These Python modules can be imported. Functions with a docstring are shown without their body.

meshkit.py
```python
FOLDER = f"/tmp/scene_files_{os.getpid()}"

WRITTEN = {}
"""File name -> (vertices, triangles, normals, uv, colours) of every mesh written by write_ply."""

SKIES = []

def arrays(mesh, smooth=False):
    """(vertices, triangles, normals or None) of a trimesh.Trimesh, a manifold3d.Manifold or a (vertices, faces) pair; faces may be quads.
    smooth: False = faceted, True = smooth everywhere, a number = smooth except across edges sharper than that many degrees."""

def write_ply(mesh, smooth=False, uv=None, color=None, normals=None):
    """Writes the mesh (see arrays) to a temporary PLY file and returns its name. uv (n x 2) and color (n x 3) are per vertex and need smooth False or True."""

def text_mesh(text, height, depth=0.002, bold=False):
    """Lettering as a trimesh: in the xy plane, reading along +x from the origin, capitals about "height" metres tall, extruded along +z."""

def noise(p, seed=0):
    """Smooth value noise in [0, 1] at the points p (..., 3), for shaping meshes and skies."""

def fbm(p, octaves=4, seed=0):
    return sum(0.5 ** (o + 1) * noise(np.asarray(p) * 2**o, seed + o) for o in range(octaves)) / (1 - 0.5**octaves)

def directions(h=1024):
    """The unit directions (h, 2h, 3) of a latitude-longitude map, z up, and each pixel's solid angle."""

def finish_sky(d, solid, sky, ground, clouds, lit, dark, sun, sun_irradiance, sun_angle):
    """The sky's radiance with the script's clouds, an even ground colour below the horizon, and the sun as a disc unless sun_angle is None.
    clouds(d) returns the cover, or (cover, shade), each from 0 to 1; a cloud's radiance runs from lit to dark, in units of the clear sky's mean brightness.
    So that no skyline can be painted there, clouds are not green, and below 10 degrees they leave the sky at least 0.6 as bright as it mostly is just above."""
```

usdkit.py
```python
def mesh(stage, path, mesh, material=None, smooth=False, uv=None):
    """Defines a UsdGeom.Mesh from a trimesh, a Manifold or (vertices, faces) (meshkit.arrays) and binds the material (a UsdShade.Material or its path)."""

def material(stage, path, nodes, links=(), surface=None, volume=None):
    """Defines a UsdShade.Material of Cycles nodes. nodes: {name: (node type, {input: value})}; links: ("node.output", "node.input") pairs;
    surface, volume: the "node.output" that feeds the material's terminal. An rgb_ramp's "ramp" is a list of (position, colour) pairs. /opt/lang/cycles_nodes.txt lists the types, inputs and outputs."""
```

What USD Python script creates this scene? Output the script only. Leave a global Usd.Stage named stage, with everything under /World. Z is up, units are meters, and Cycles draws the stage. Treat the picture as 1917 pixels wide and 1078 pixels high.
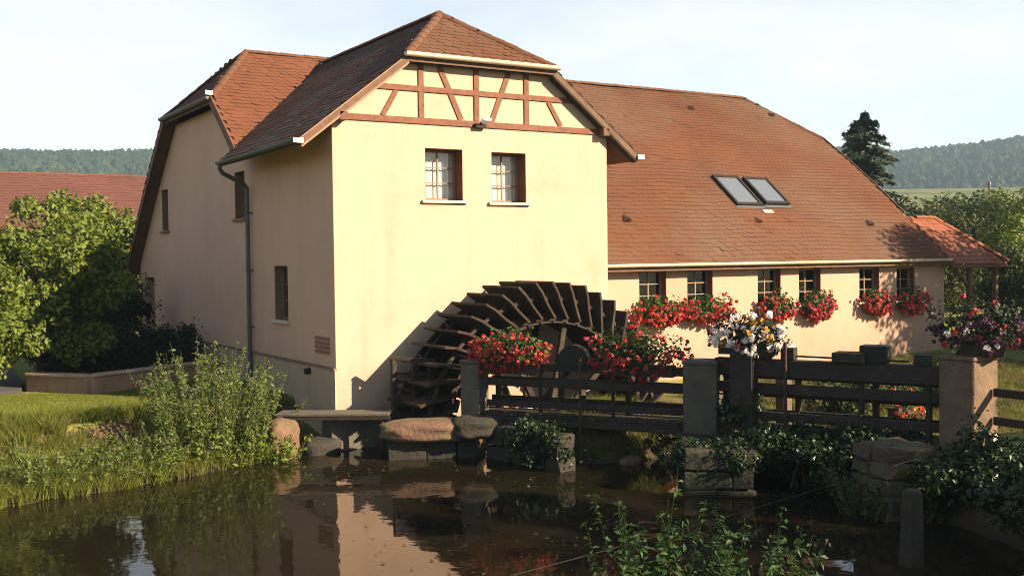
import math, random
import numpy as np, trimesh, shapely, usdkit, meshkit
from shapely.geometry import Polygon, box as sbox, LineString
from shapely import affinity
from pxr import Usd, UsdGeom, UsdLux, UsdShade, Gf, Sdf, Vt

stage = Usd.Stage.CreateInMemory()
UsdGeom.SetStageUpAxis(stage, 'Z'); UsdGeom.SetStageMetersPerUnit(stage, 1.0)
UsdGeom.Xform.Define(stage, '/World'); UsdGeom.Scope.Define(stage, '/World/Looks')

# ------------------------------------------------------------------ camera
CAM = np.array([-8.502, -20.590, 3.826])
R_ = np.array([0.84915058, -0.52799416, -0.01286286]); U_ = np.array([0.02559927, 0.0168199, 0.99953077]); F_ = np.array([0.52753006, 0.84908142, -0.02779889])
cam = UsdGeom.Camera.Define(stage, '/World/camera')
cam.CreateHorizontalApertureAttr(36.0); cam.CreateFocalLengthAttr(36.0 * 2003.7 / 1917)
cam.CreateClippingRangeAttr((0.1, 20000))
cam.AddTransformOp().Set(Gf.Matrix4d(*R_, 0, *U_, 0, *(-F_), 0, *CAM, 1))
EXPOSURE = 1.87
cam.CreateExposureAttr(EXPOSURE)

# ------------------------------------------------------------------ sky and sun
SUN_EL, SUN_AZ = math.radians(27), math.radians(35)
SUN = np.array([math.cos(SUN_EL) * math.sin(SUN_AZ), -math.cos(SUN_EL) * math.cos(SUN_AZ), math.sin(SUN_EL)])
dome = UsdLux.DomeLight.Define(stage, '/World/sky')
dome.GetPrim().SetCustomDataByKey('kind', 'structure')
skym = usdkit.material(stage, '/World/Looks/sky', {
    'tc': ('texture_coordinate', {}),
    'sky': ('sky_texture', {'sky_type': 'single_scattering', 'sun_disc': False, 'sun_elevation': SUN_EL, 'sun_rotation': math.atan2(SUN[0], SUN[1]), 'aerosol_density': .6}),
    'sep': ('separate_xyz', {}), 'mp': ('mapping', {'scale': (1.2, 1.2, 3.0), 'location': (2.3, .4, .2)}),
    'n': ('noise_texture', {'scale': 1.6, 'detail': 5, 'roughness': .55}),
    'cr': ('rgb_ramp', {'ramp': [(0, (.25, .25, .25)), (.40, (.38, .38, .38)), (.60, (1, 1, 1)), (1, (1, 1, 1))]}),
    'mix': ('mix', {'color2': (6.1, 6.05, 5.95)}), 'el': ('rgb_ramp', {'ramp': [(0, (1, 1, 1)), (.16, (.95, .95, .95)), (.42, (.2, .2, .2)), (1, (.1, .1, .1))]}), 'mf': ('mix', {'mix_type': 'multiply', 'fac': 1.0}),
    'bg': ('background_shader', {'strength': .05})},
    [('tc.generated', 'mp.vector'), ('mp.vector', 'n.vector'), ('n.fac', 'cr.fac'), ('tc.generated', 'sep.vector'), ('sep.z', 'el.fac'), ('cr.color', 'mf.color1'), ('el.color', 'mf.color2'), ('mf.color', 'mix.fac'),
     ('sky.color', 'mix.color1'), ('mix.color', 'bg.color')], surface='bg.background')
UsdShade.MaterialBindingAPI.Apply(dome.GetPrim()).Bind(skym)
sun = UsdLux.DistantLight.Define(stage, '/World/sun')
sun.CreateIntensityAttr(1.25); sun.CreateAngleAttr(0.5); sun.CreateNormalizeAttr(True); sun.CreateColorAttr((1.0, .79, .56))
_x = np.cross([0, 0, 1.0], SUN); _x /= np.linalg.norm(_x); _y = np.cross(SUN, _x)
sun.AddTransformOp().Set(Gf.Matrix4d(*_x, 0, *_y, 0, *SUN, 0, *(SUN * 80), 1))

# ------------------------------------------------------------------ helpers
used = {}
def numbered(parent, name):
    k = (parent, name); n = used.get(k, 0); used[k] = n + 1
    return f'{parent}/{name}' + (f'_{n:03d}' if n else '')
def tag(o, label=None, cat=None, group=None, kind=None):
    p = o.GetPrim()
    for k, v in (('label', label), ('category', cat), ('group', group), ('kind', kind)):
        if v: p.SetCustomDataByKey(k, v)
    return o
def thing(name, label, cat, loc=(0, 0, 0), group=None):
    x = UsdGeom.Xform.Define(stage, numbered('/World', name))
    tag(x, label, cat, group); x.pos = np.array(loc, float)
    if any(loc): x.AddTranslateOp().Set(Gf.Vec3d(*map(float, loc)))
    OFF[str(x.GetPath())] = np.array(loc, float)
    return x
OFF = {}
def obj(name, mesh, m, parent=None, smooth=False, label=None, kind=None):
    pp = '/World' if parent is None else str(parent.GetPath())
    off = OFF.get('/'.join(pp.split('/')[:3]), np.zeros(3)) if parent is not None else np.zeros(3)
    v, f = (mesh.arr() if isinstance(mesh, MB) else (mesh if isinstance(mesh, tuple) else (np.array(mesh.vertices), np.array(mesh.faces))))
    o = usdkit.mesh(stage, numbered(pp, name), (v - off, f), M[m], smooth=smooth)
    return tag(o, label=label, kind=kind)

class MB:
    def __init__(s): s.v, s.f, s.n = [], [], 0
    def add(s, v, f):
        v = np.asarray(v, float); f = np.asarray(f, int)
        if f.shape[1] == 4: f = np.vstack([f[:, [0, 1, 2]], f[:, [0, 2, 3]]])
        s.v.append(v); s.f.append(f + s.n); s.n += len(v); return s
    def arr(s): return np.vstack(s.v), np.vstack(s.f)
    def tm(s, t): return s.add(t.vertices, t.faces)
    def box(s, a, b, ch=0.0):
        a, b = np.minimum(a, b), np.maximum(a, b)
        return s.obox((a + b) / 2, np.eye(3), b - a, ch)
    def obox(s, c, ax, d, ch=0.0):
        """box with centre c, axes rows ax, full sizes d and chamfer ch"""
        c = np.asarray(c, float); ax = np.asarray(ax, float); h = np.asarray(d, float) / 2
        if ch <= 0:
            v = np.array([[x, y, z] for x in (-1, 1) for y in (-1, 1) for z in (-1, 1)]) * h
            f = [[0, 1, 3, 2], [4, 6, 7, 5], [0, 4, 5, 1], [2, 3, 7, 6], [0, 2, 6, 4], [1, 5, 7, 3]]
            return s.add(v @ ax + c, f)
        pts = []
        for x in (-1, 1):
            for y in (-1, 1):
                for z in (-1, 1):
                    q = np.array([x, y, z])
                    for k in range(3):
                        w = h - ch; w[k] = h[k]; pts.append(q * w)
        hull = trimesh.convex.convex_hull(np.array(pts))
        return s.add(np.array(hull.vertices) @ ax + c, hull.faces)
    def beam(s, p, q, w, h, up=(0, 0, 1), ch=0.0, ext=0.0):
        p, q = np.asarray(p, float), np.asarray(q, float); d = q - p; L = np.linalg.norm(d); d /= L
        u = np.asarray(up, float); u = u - d * (u @ d); u /= np.linalg.norm(u); r = np.cross(d, u)
        return s.obox((p + q) / 2, np.array([d, r, u]), (L + 2 * ext, w, h), ch)
    def tube(s, pts, r, n=8, cap=True):
        p = np.asarray(pts, float); r = np.broadcast_to(np.asarray(r, float), (len(p),))
        t = np.gradient(p, axis=0); t /= np.linalg.norm(t, axis=1, keepdims=True) + 1e-12
        a = np.cross(t[0], [0, 0, 1.0]) if abs(t[0][2]) < .9 else np.cross(t[0], [1.0, 0, 0]); a /= np.linalg.norm(a)
        A = []
        for k in range(len(p)):
            a = a - t[k] * (a @ t[k]); a /= np.linalg.norm(a); A.append(a)
        A = np.array(A); B = np.cross(t, A); g = np.arange(n) * 2 * np.pi / n
        v = (p[:, None] + r[:, None, None] * (np.cos(g)[None, :, None] * A[:, None] + np.sin(g)[None, :, None] * B[:, None])).reshape(-1, 3)
        f = []
        for k in range(len(p) - 1):
            for j in range(n):
                f.append([k * n + j, k * n + (j + 1) % n, (k + 1) * n + (j + 1) % n, (k + 1) * n + j])
        s.add(v, f)
        if cap:
            for k, sg in ((0, -1), (len(p) - 1, 1)):
                ring = v[k * n:(k + 1) * n]; c = np.vstack([ring, ring.mean(0)])
                s.add(c, [[j, (j + 1) % n, n][::sg] for j in range(n)])
        return s

def panel(poly, O, u, v, n, t):
    """a shapely polygon in the (u,v) plane at O, given thickness t along -n"""
    m = trimesh.creation.extrude_polygon(poly, t, engine='earcut')
    u, v, n = (np.asarray(k, float) for k in (u, v, n))
    P = np.array(m.vertices); V = np.asarray(O, float) + P[:, :1] * u + P[:, 1:2] * v - n * P[:, 2:3]
    F = np.array(m.faces)
    if np.dot(np.cross(u, v), -n) < 0: F = F[:, ::-1]
    return V, F

# ------------------------------------------------------------------ materials
M = {}
def mat(name, c1, c2=None, scale=6, rough=.8, bump=0.0, bscale=60, spec=.3, island=None, detail=4, stain=None, metallic=0.0, stretch=None, transl=0.0, coat=0.0, streak_shade=None):
    """colour varies between c1 and c2 by noise (or per island), optional stain = (colour, scale, low, high)"""
    c2 = c2 or tuple(x * .8 for x in c1)
    N = {'g': ('geometry', {}), 'p': ('principled_bsdf', {'roughness': rough, 'specular_ior_level': spec, 'metallic': metallic, 'coat_weight': coat})}
    L = []
    src = 'g.position'
    if stretch:
        N['mp'] = ('mapping', {'scale': stretch}); L.append(('g.position', 'mp.vector')); src = 'mp.vector'
    N['n'] = ('noise_texture', {'scale': scale, 'detail': detail, 'roughness': .6}); L.append((src, 'n.vector'))
    N['r'] = ('rgb_ramp', {'ramp': [(.32, c1), (.68, c2)]}); L.append(('n.fac', 'r.fac'))
    out = 'r.color'
    if island:
        N['ir'] = ('rgb_ramp', {'ramp': island}); L.append(('g.random_per_island', 'ir.fac'))
        N['im'] = ('mix', {'mix_type': 'multiply', 'fac': 1.0}); L += [(out, 'im.color1'), ('ir.color', 'im.color2')]; out = 'im.color'
    if stain:
        N['sn'] = ('noise_texture', {'scale': stain[1], 'detail': 5, 'roughness': .62}); L.append((src, 'sn.vector'))
        N['sr'] = ('map_range', {'from_min': stain[2], 'from_max': stain[3], 'clamp': True}); L.append(('sn.fac', 'sr.value'))
        N['sm'] = ('mix', {'color2': stain[0]}); L += [('sr.result', 'sm.fac'), (out, 'sm.color1')]; out = 'sm.color'
    if streak_shade:                                   # rain streaks, splash dirt and painted shadow near the wall base
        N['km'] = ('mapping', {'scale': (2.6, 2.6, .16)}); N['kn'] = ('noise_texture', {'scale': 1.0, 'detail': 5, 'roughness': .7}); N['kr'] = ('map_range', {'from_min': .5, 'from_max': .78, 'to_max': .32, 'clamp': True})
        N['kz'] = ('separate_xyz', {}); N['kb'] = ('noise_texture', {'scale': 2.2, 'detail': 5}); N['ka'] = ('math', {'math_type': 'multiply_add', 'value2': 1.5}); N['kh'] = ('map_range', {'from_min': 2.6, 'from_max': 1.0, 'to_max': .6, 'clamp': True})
        N['kx'] = ('mix', {'color2': streak_shade}); N['ky'] = ('mix', {'color2': tuple(.82 * q for q in streak_shade)})
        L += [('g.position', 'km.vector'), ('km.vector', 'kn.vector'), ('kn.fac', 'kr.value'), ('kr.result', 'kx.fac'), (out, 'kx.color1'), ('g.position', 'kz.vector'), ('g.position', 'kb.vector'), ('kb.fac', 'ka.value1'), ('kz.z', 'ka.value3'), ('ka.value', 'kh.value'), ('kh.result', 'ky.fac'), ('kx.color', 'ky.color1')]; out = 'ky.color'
    L.append((out, 'p.base_color'))
    if bump:
        N['bn'] = ('noise_texture', {'scale': bscale, 'detail': 3}); L.append((src, 'bn.vector'))
        N['b'] = ('bump', {'strength': 1.0, 'distance': bump}); L += [('bn.fac', 'b.height'), ('b.normal', 'p.normal')]
    surf = 'p.BSDF'
    if transl:
        N['t'] = ('translucent_bsdf', {}); N['mx'] = ('mix_closure', {'fac': transl})
        L += [(out, 't.color'), ('p.BSDF', 'mx.closure1'), ('t.BSDF', 'mx.closure2')]; surf = 'mx.closure'
    M[name] = usdkit.material(stage, f'/World/Looks/{name}', N, L, surface=surf)
VAR = [(0, (.5, .5, .5)), (.12, (.75, .74, .72)), (.5, (1, 1, 1)), (.9, (1.25, 1.2, 1.12)), (1, (1.7, 1.6, 1.5))]
VARL = [(0, (.45, .5, .5)), (.55, (1, 1, 1)), (.85, (1.5, 1.4, 1.1)), (1, (2.1, 1.9, 1.3))]
mat('stucco_in_shade', (.55, .35, .24), (.51, .32, .22), streak_shade=(.41, .265, .18), scale=.9, rough=.9, bump=.004, bscale=90, spec=.15, stain=((.47, .30, .20), .5, .5, .8))  # same plaster as the front, its shade tone put into the colour
mat('stucco', (.40, .298, .225), (.375, .275, .205), streak_shade=(.29, .195, .14), scale=.9, rough=.9, bump=.004, bscale=90, spec=.15, stain=((.32, .215, .15), .5, .55, .8))
mat('stucco_plinth', (.42, .30, .21), (.36, .26, .18), scale=1.5, rough=.92, bump=.006, bscale=70, spec=.15, stain=((.30, .24, .17), 1.2, .5, .75))
mat('stucco_hall', (.385, .262, .19), (.36, .24, .172), streak_shade=(.28, .18, .12), scale=.9, rough=.9, bump=.004, bscale=90, spec=.15, stain=((.30, .195, .13), .6, .55, .8))
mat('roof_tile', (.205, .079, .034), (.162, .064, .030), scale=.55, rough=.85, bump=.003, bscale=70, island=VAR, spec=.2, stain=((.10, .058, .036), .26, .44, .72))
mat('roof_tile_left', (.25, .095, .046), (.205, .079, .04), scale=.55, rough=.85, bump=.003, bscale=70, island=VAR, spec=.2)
mat('roof_tile_shaded', (.165, .066, .036), (.13, .053, .031), scale=.8, rough=.85, bump=.003, bscale=70, island=VAR, stain=((.09, .075, .05), .5, .5, .72))  # shade put into the colour: darker roof tile for the sunless wing slope
mat('roof_tile_new', (.42, .13, .045), (.34, .10, .04), scale=.8, rough=.75, island=VAR)
mat('roof_tile_far', (.21, .085, .062), (.17, .07, .05), scale=.5, rough=.85, island=VAR)
mat('timber_red', (.17, .066, .033), (.095, .038, .02), scale=11, rough=.75, bump=.003, bscale=40)
mat('timber_brown', (.13, .06, .032), (.09, .04, .022), scale=9, rough=.75, bump=.003, bscale=40)
mat('timber_verge', (.25, .145, .09), (.19, .11, .07), scale=7, rough=.7, bump=.002)
mat('timber_dark', (.031, .021, .015), (.015, .0115, .009), scale=6, rough=.8, bump=.006, bscale=30, stain=((.035, .04, .02), 3, .58, .75))
mat('timber_wheel', (.065, .038, .025), (.028, .019, .013), scale=4, rough=.85, bump=.008, bscale=24, island=[(0, (.6, .6, .6)), (1, (1.3, 1.25, 1.2))], stain=((.06, .065, .03), 2.2, .57, .72))
mat('soffit', (.13, .075, .045), (.09, .05, .03), scale=6, rough=.85)
mat('gutter_cream', (.60, .50, .39), (.50, .41, .31), scale=4, rough=.45, spec=.4, stain=((.36, .28, .2), 5, .55, .8))
mat('zinc', (.085, .092, .088), (.06, .066, .062), scale=5, rough=.5, spec=.4)
mat('concrete', (.10, .084, .068), (.062, .053, .043), scale=4, rough=.9, bump=.01, bscale=35, stain=((.085, .085, .055), 2.2, .5, .7))
mat('sandstone_post', (.15, .10, .064), (.095, .064, .043), scale=5, rough=.9, bump=.012, bscale=22, stain=((.06, .045, .03), 3, .55, .8))
mat('stone', (.05, .043, .034), (.028, .025, .019), scale=5, rough=.92, bump=.02, bscale=14, island=[(0, (.7, .7, .7)), (1, (1.25, 1.2, 1.1))], stain=((.02, .027, .012), 1.6, .46, .64))
mat('stone_red', (.20, .115, .07), (.125, .078, .05), scale=4, rough=.9, bump=.02, bscale=14, island=[(0, (.7, .7, .7)), (1, (1.25, 1.2, 1.1))], stain=((.085, .085, .032), 1.9, .5, .68))
mat('sill', (.5, .43, .34), (.44, .37, .30), scale=8, rough=.8)
mat('sill_brown', (.20, .12, .08), (.15, .09, .06), scale=8, rough=.8)
mat('bar_pale', (.24, .16, .12), (.2, .135, .10), scale=8, rough=.5)
mat('bar_brown', (.20, .12, .075), (.16, .09, .055), scale=8, rough=.5)
mat('curtain', (.85, .83, .80), (.80, .77, .73), scale=14, rough=.9, stretch=(5, 5, .4), transl=.3)
mat('dark_room', (.02, .017, .014), rough=.9)
mat('metal_dark', (.014, .013, .012), (.022, .017, .013), scale=7, rough=.7, spec=.2)
mat('rust', (.05, .026, .016), (.03, .018, .012), scale=7, rough=.8)
mat('white_metal', (.72, .70, .66), (.66, .63, .58), rough=.4)
mat('planter_wood', (.045, .032, .022), (.03, .022, .016), scale=6, rough=.8)
mat('terracotta_vent', (.30, .10, .065), (.24, .08, .05), scale=6, rough=.85)
mat('vent_tile', (.07, .035, .025), rough=.8)
mat('bark', (.06, .042, .028), (.03, .022, .016), scale=6, rough=.95, bump=.03, bscale=12, stretch=(1, 1, .25))
mat('birch', (.20, .19, .17), (.15, .14, .12), scale=3, rough=.9)
mat('stone_pier', (.11, .08, .052), (.06, .045, .03), scale=4, rough=.92, bump=.03, bscale=12, island=[(0, (.7, .7, .7)), (1, (1.25, 1.2, 1.1))], stain=((.075, .08, .03), 1.9, .46, .66))
mat('wall_low', (.33, .20, .135), (.26, .16, .11), scale=2.5, rough=.9, bump=.006, bscale=40, stain=((.19, .14, .10), 2, .5, .72))
mat('coping', (.42, .32, .24), (.34, .25, .18), scale=3, rough=.9, bump=.005)
mat('asphalt', (.05, .048, .046), (.06, .058, .054), scale=8, rough=.95, bump=.004, bscale=150)
mat('neighbour_wall', (.30, .24, .18), rough=.9)
def leafmat(name, c1, c2, scale=1.2, tr=.35, rough=.55): mat(name, c1, c2, scale=scale, rough=rough, spec=.25, island=VARL, transl=tr)
leafmat('leaf_light', (.30, .345, .055), (.21, .26, .04), scale=1.1)
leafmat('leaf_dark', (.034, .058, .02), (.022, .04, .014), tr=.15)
leafmat('leaf_mid', (.085, .125, .025), (.06, .09, .018))
leafmat('leaf_olive', (.13, .14, .03), (.085, .095, .022))
leafmat('leaf_conifer', (.075, .11, .05), (.045, .07, .032), tr=.1)
leafmat('leaf_weed', (.29, .34, .08), (.20, .25, .055))
leafmat('leaf_ivy', (.045, .08, .022), (.028, .055, .016), tr=.2, rough=.35)
leafmat('leaf_nettle', (.075, .14, .03), (.05, .10, .022), tr=.3)
leafmat('leaf_geranium', (.12, .19, .03), (.08, .14, .022), tr=.3)
leafmat('weed_tip', (.26, .24, .12), (.20, .19, .09), tr=.3)
leafmat('grass_long', (.34, .34, .052), (.24, .255, .038), scale=.8, tr=.4)
leafmat('grass_dry', (.27, .21, .075), (.20, .15, .05), scale=.8, tr=.4)
leafmat('grass_lawn', (.35, .36, .058), (.28, .30, .046), scale=.6, tr=.35)
PV = [(0, (.6, .5, .5)), (.6, (1, 1, 1)), (1, (1.35, 1.5, 1.5))]
mat('petal_red', (.74, .09, .075), (.62, .06, .065), scale=3, rough=.6, island=PV, transl=.3)
mat('petal_orange', (.80, .17, .09), (.70, .11, .07), scale=3, rough=.6, island=PV, transl=.3)
mat('petal_white', (.80, .76, .72), (.76, .70, .66), scale=3, rough=.6, transl=.3)
mat('petal_pink', (.74, .15, .17), (.62, .09, .12), scale=3, rough=.6, island=PV, transl=.3)
mat('petal_purple', (.12, .05, .10), (.20, .09, .17), scale=3, rough=.6, island=PV, transl=.3)
mat('petal_yellow', (.60, .40, .03), (.5, .32, .03), scale=3, rough=.6, island=PV, transl=.3)
# ground: grass, soil and dry patches
M['ground'] = usdkit.material(stage, '/World/Looks/ground', {
    'g': ('geometry', {}), 'n': ('noise_texture', {'scale': .9, 'detail': 6, 'roughness': .65}), 'n2': ('noise_texture', {'scale': .04, 'detail': 4}),
    'r': ('rgb_ramp', {'ramp': [(.3, (.13, .15, .028)), (.5, (.16, .17, .034)), (.62, (.20, .17, .06)), (.75, (.13, .095, .055))]}),
    'r2': ('rgb_ramp', {'ramp': [(.38, (.06, .085, .024)), (.5, (.13, .135, .045)), (.6, (.055, .08, .024))]}),
    's': ('vector_math', {'math_type': 'length'}), 'mr': ('map_range', {'from_min': 60, 'from_max': 110, 'clamp': True}), 'mx': ('mix', {}),
    'ns': ('separate_xyz', {}), 'st': ('map_range', {'from_min': .90, 'from_max': .80, 'clamp': True}), 'ms': ('mix', {'color2': (.10, .068, .036)}), 'sx': ('separate_xyz', {}), 'wet': ('map_range', {'from_min': .02, 'from_max': .28, 'to_min': 1, 'to_max': 0, 'clamp': True}), 'mw': ('mix', {'color2': (.035, .028, .018)}),
    'bn': ('noise_texture', {'scale': 22, 'detail': 5}), 'b': ('bump', {'distance': .05, 'strength': 1}),
    'p': ('principled_bsdf', {'roughness': .95, 'specular_ior_level': .15})},
    [('g.position', 'n.vector'), ('g.position', 'n2.vector'), ('n.fac', 'r.fac'), ('n2.fac', 'r2.fac'), ('g.position', 's.vector1'), ('s.value', 'mr.value'), ('mr.result', 'mx.fac'),
     ('r.color', 'mx.color1'), ('r2.color', 'mx.color2'), ('g.position', 'sx.vector'), ('sx.z', 'wet.value'), ('wet.result', 'mw.fac'), ('g.normal', 'ns.vector'), ('ns.z', 'st.value'), ('st.result', 'ms.fac'), ('mx.color', 'ms.color1'), ('ms.color', 'mw.color1'), ('mw.color', 'p.base_color'), ('g.position', 'bn.vector'), ('bn.fac', 'b.height'), ('b.normal', 'p.normal')], surface='p.BSDF')
M['water'] = usdkit.material(stage, '/World/Looks/water', {
    'g': ('geometry', {}), 'mp': ('mapping', {'scale': (1, 1, 1)}), 'n': ('noise_texture', {'scale': 1.3, 'detail': 3, 'roughness': .5}), 'b': ('bump', {'distance': .012, 'strength': .55}),
    'n2': ('noise_texture', {'scale': .35, 'detail': 3}), 'r': ('rgb_ramp', {'ramp': [(.35, (.0075, .0058, .003)), (.7, (.012, .009, .0044))]}),
    'p': ('principled_bsdf', {'roughness': .035, 'ior': 1.33, 'specular_ior_level': .5, 'specular_tint': (1, .74, .48)})},
    [('g.position', 'mp.vector'), ('mp.vector', 'n.vector'), ('n.fac', 'b.height'), ('b.normal', 'p.normal'), ('g.position', 'n2.vector'), ('n2.fac', 'r.fac'), ('r.color', 'p.base_color')], surface='p.BSDF')
M['forest'] = usdkit.material(stage, '/World/Looks/forest', {
    'o': ('object_info', {}), 'g': ('geometry', {}), 'n': ('noise_texture', {'scale': .012, 'detail': 3}), 'r0': ('rgb_ramp', {'ramp': [(0, (.010, .020, .010)), (.5, (.015, .028, .013)), (1, (.028, .042, .017))]}),
    'r1': ('rgb_ramp', {'ramp': [(.35, (.7, .75, .8)), (.65, (1.25, 1.2, 1))]}), 'm': ('mix', {'mix_type': 'multiply', 'fac': 1.0}), 'p': ('principled_bsdf', {'roughness': .95, 'specular_ior_level': .05})},
    [('o.random', 'r0.fac'), ('g.position', 'n.vector'), ('n.fac', 'r1.fac'), ('r0.color', 'm.color1'), ('r1.color', 'm.color2'), ('m.color', 'p.base_color')], surface='p.BSDF')
M['glass'] = usdkit.material(stage, '/World/Looks/glass', {
    'f': ('layer_weight', {'blend': .5}), 'pw': ('math', {'math_type': 'power', 'value2': 4.0}), 'mr': ('map_range', {'to_min': .06, 'to_max': .9}), 't': ('transparent_bsdf', {'color': (.9, .91, .88)}), 'gl': ('glossy_bsdf', {'color': (.95, .95, .95), 'roughness': .02}), 'm': ('mix_closure', {})},
    [('f.facing', 'pw.value1'), ('pw.value', 'mr.value'), ('mr.result', 'm.fac'), ('t.BSDF', 'm.closure1'), ('gl.BSDF', 'm.closure2')], surface='m.closure')
M['skylight_glass'] = usdkit.material(stage, '/World/Looks/skylight_glass', {'p': ('principled_bsdf', {'base_color': (.10, .115, .125), 'roughness': .08, 'specular_ior_level': 1.0, 'coat_weight': .6})}, [], surface='p.BSDF')  # base lightened to stand for the sky reflected in the glass
M['haze'] = usdkit.material(stage, '/World/Looks/haze', {'v': ('principled_volume', {'color': (.58, .80, 1.0), 'density': .00026, 'anisotropy': .2})}, [], volume='v.volume')

# ------------------------------------------------------------------ ground, water, hills
WATER = Polygon([(-60, -22), (-30, -13.5), (-14, -6), (-9, -3.3), (-6.5, -2.05), (-4.6, -1.75), (-3.2, -1.3), (-1.9, -.75), (-1.15, -.1), (-.3, .05), (7.3, .05), (7.6, 1.2), (8.6, 1.2), (9.2, -.6), (8.2, -2.3), (6.6, -2.9), (5.4, -3.9),
                 (5.3, -5.0), (5.3, -6.2), (5.6, -7.6), (5.6, -9.3), (4.7, -10.6), (4.4, -12), (3.6, -13.6), (1.0, -13.7), (-2.5, -13.3), (-8, -13.6), (-14, -17), (-30, -24), (-60, -36)])
WATER = WATER.difference(Polygon([(2.75, -4.15), (3.3, -4.75), (4.6, -4.9), (6.2, -4.2), (7.6, -3.4), (9.5, -3.0), (8.6, -2.25), (5, -2.3), (2.75, -2.35)])).buffer(0)
def smooth01(x): x = np.clip(x, 0, 1); return x * x * (3 - 2 * x)
def ground_z(x, y):
    x, y = np.asarray(x, float), np.asarray(y, float)
    p = shapely.points(x, y)
    d = shapely.distance(WATER, p); din = shapely.distance(shapely.boundary(WATER), p); inside = d <= 0
    tgt = np.full(x.shape, .8)
    east = smooth01((x - 4.2) / 2.0) * smooth01((4.0 - y) / 3.0)
    tgt = tgt * (1 - east) + east * (.12 + .02 * np.clip(x - 8, 0, 30))
    tgt = np.where((y < -9.6) & (x > 4.0), .75, tgt)
    near = smooth01((-12.5 - y) / 4.0) * smooth01((6 - x) / 3)
    tgt = tgt * (1 - near) + near * (.35 + .22 * np.clip(-14.2 - y, 0, 6))
    slope = np.where((x < 0) & (y > -9), .34, .8)
    h = np.minimum(tgt, .02 + d * slope * 1.25)
    lb = (x < 0.2) & (y > -9)
    step_ = .02 + .17 * np.minimum(d, 2.0) + .47 * smooth01((d - 1.75 - .35 * meshkit.noise(np.stack([x * .8, y * .8, 0 * x], -1))) / .55)
    h = np.where(lb, np.minimum(tgt, step_), h)
    nz = (meshkit.fbm(np.stack([x * .9, y * .9, 0 * x], -1), 3) - .5) * .16 * smooth01(d / .8)
    r = np.hypot(x, y)
    far = smooth01((r - 90) / 500) * 34 * (.75 + .5 * meshkit.fbm(np.stack([x / 260, y / 260, 0 * x], -1), 3))
    h = h + nz * np.where(x > 4, .6, 1) * np.where((y > 1.5) & (x < 0), .35, 1) + far
    return np.where(inside, -.05 - np.minimum(din * .9, 1.25), h)
def axis(lo, a, b, hi, step):
    mid = np.arange(a, b + 1e-6, step); left, right = [a], [b]; s = step
    while left[-1] > lo: s *= 1.22; left.append(left[-1] - s)
    s = step
    while right[-1] < hi: s *= 1.22; right.append(right[-1] + s)
    return np.concatenate([left[:0:-1], mid, right[1:]])
gx, gy = axis(-3000, -14, 28, 3000, .22), axis(-3000, -22, 16, 3000, .22)
GX, GY = np.meshgrid(gx, gy, indexing='ij'); GZ = ground_z(GX, GY)
nx, ny = GX.shape; idx = np.arange(nx * ny).reshape(nx, ny)
quad = np.stack([idx[:-1, :-1], idx[1:, :-1], idx[1:, 1:], idx[:-1, 1:]], -1).reshape(-1, 4)
tag(obj('ground', (np.stack([GX, GY, GZ], -1).reshape(-1, 3), np.vstack([quad[:, [0, 1, 2]], quad[:, [0, 2, 3]]])), 'ground', smooth=True), 'grassy ground with mown lawn and sloping pond bank', 'ground', kind='structure')
tag(obj('water', panel(WATER.buffer(.5), (0, 0, 0), (1, 0, 0), (0, 1, 0), (0, 0, 1), .02), 'water'), 'still brown mill pond water reflecting the house', 'water', kind='structure')

rng = np.random.default_rng(7)
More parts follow.
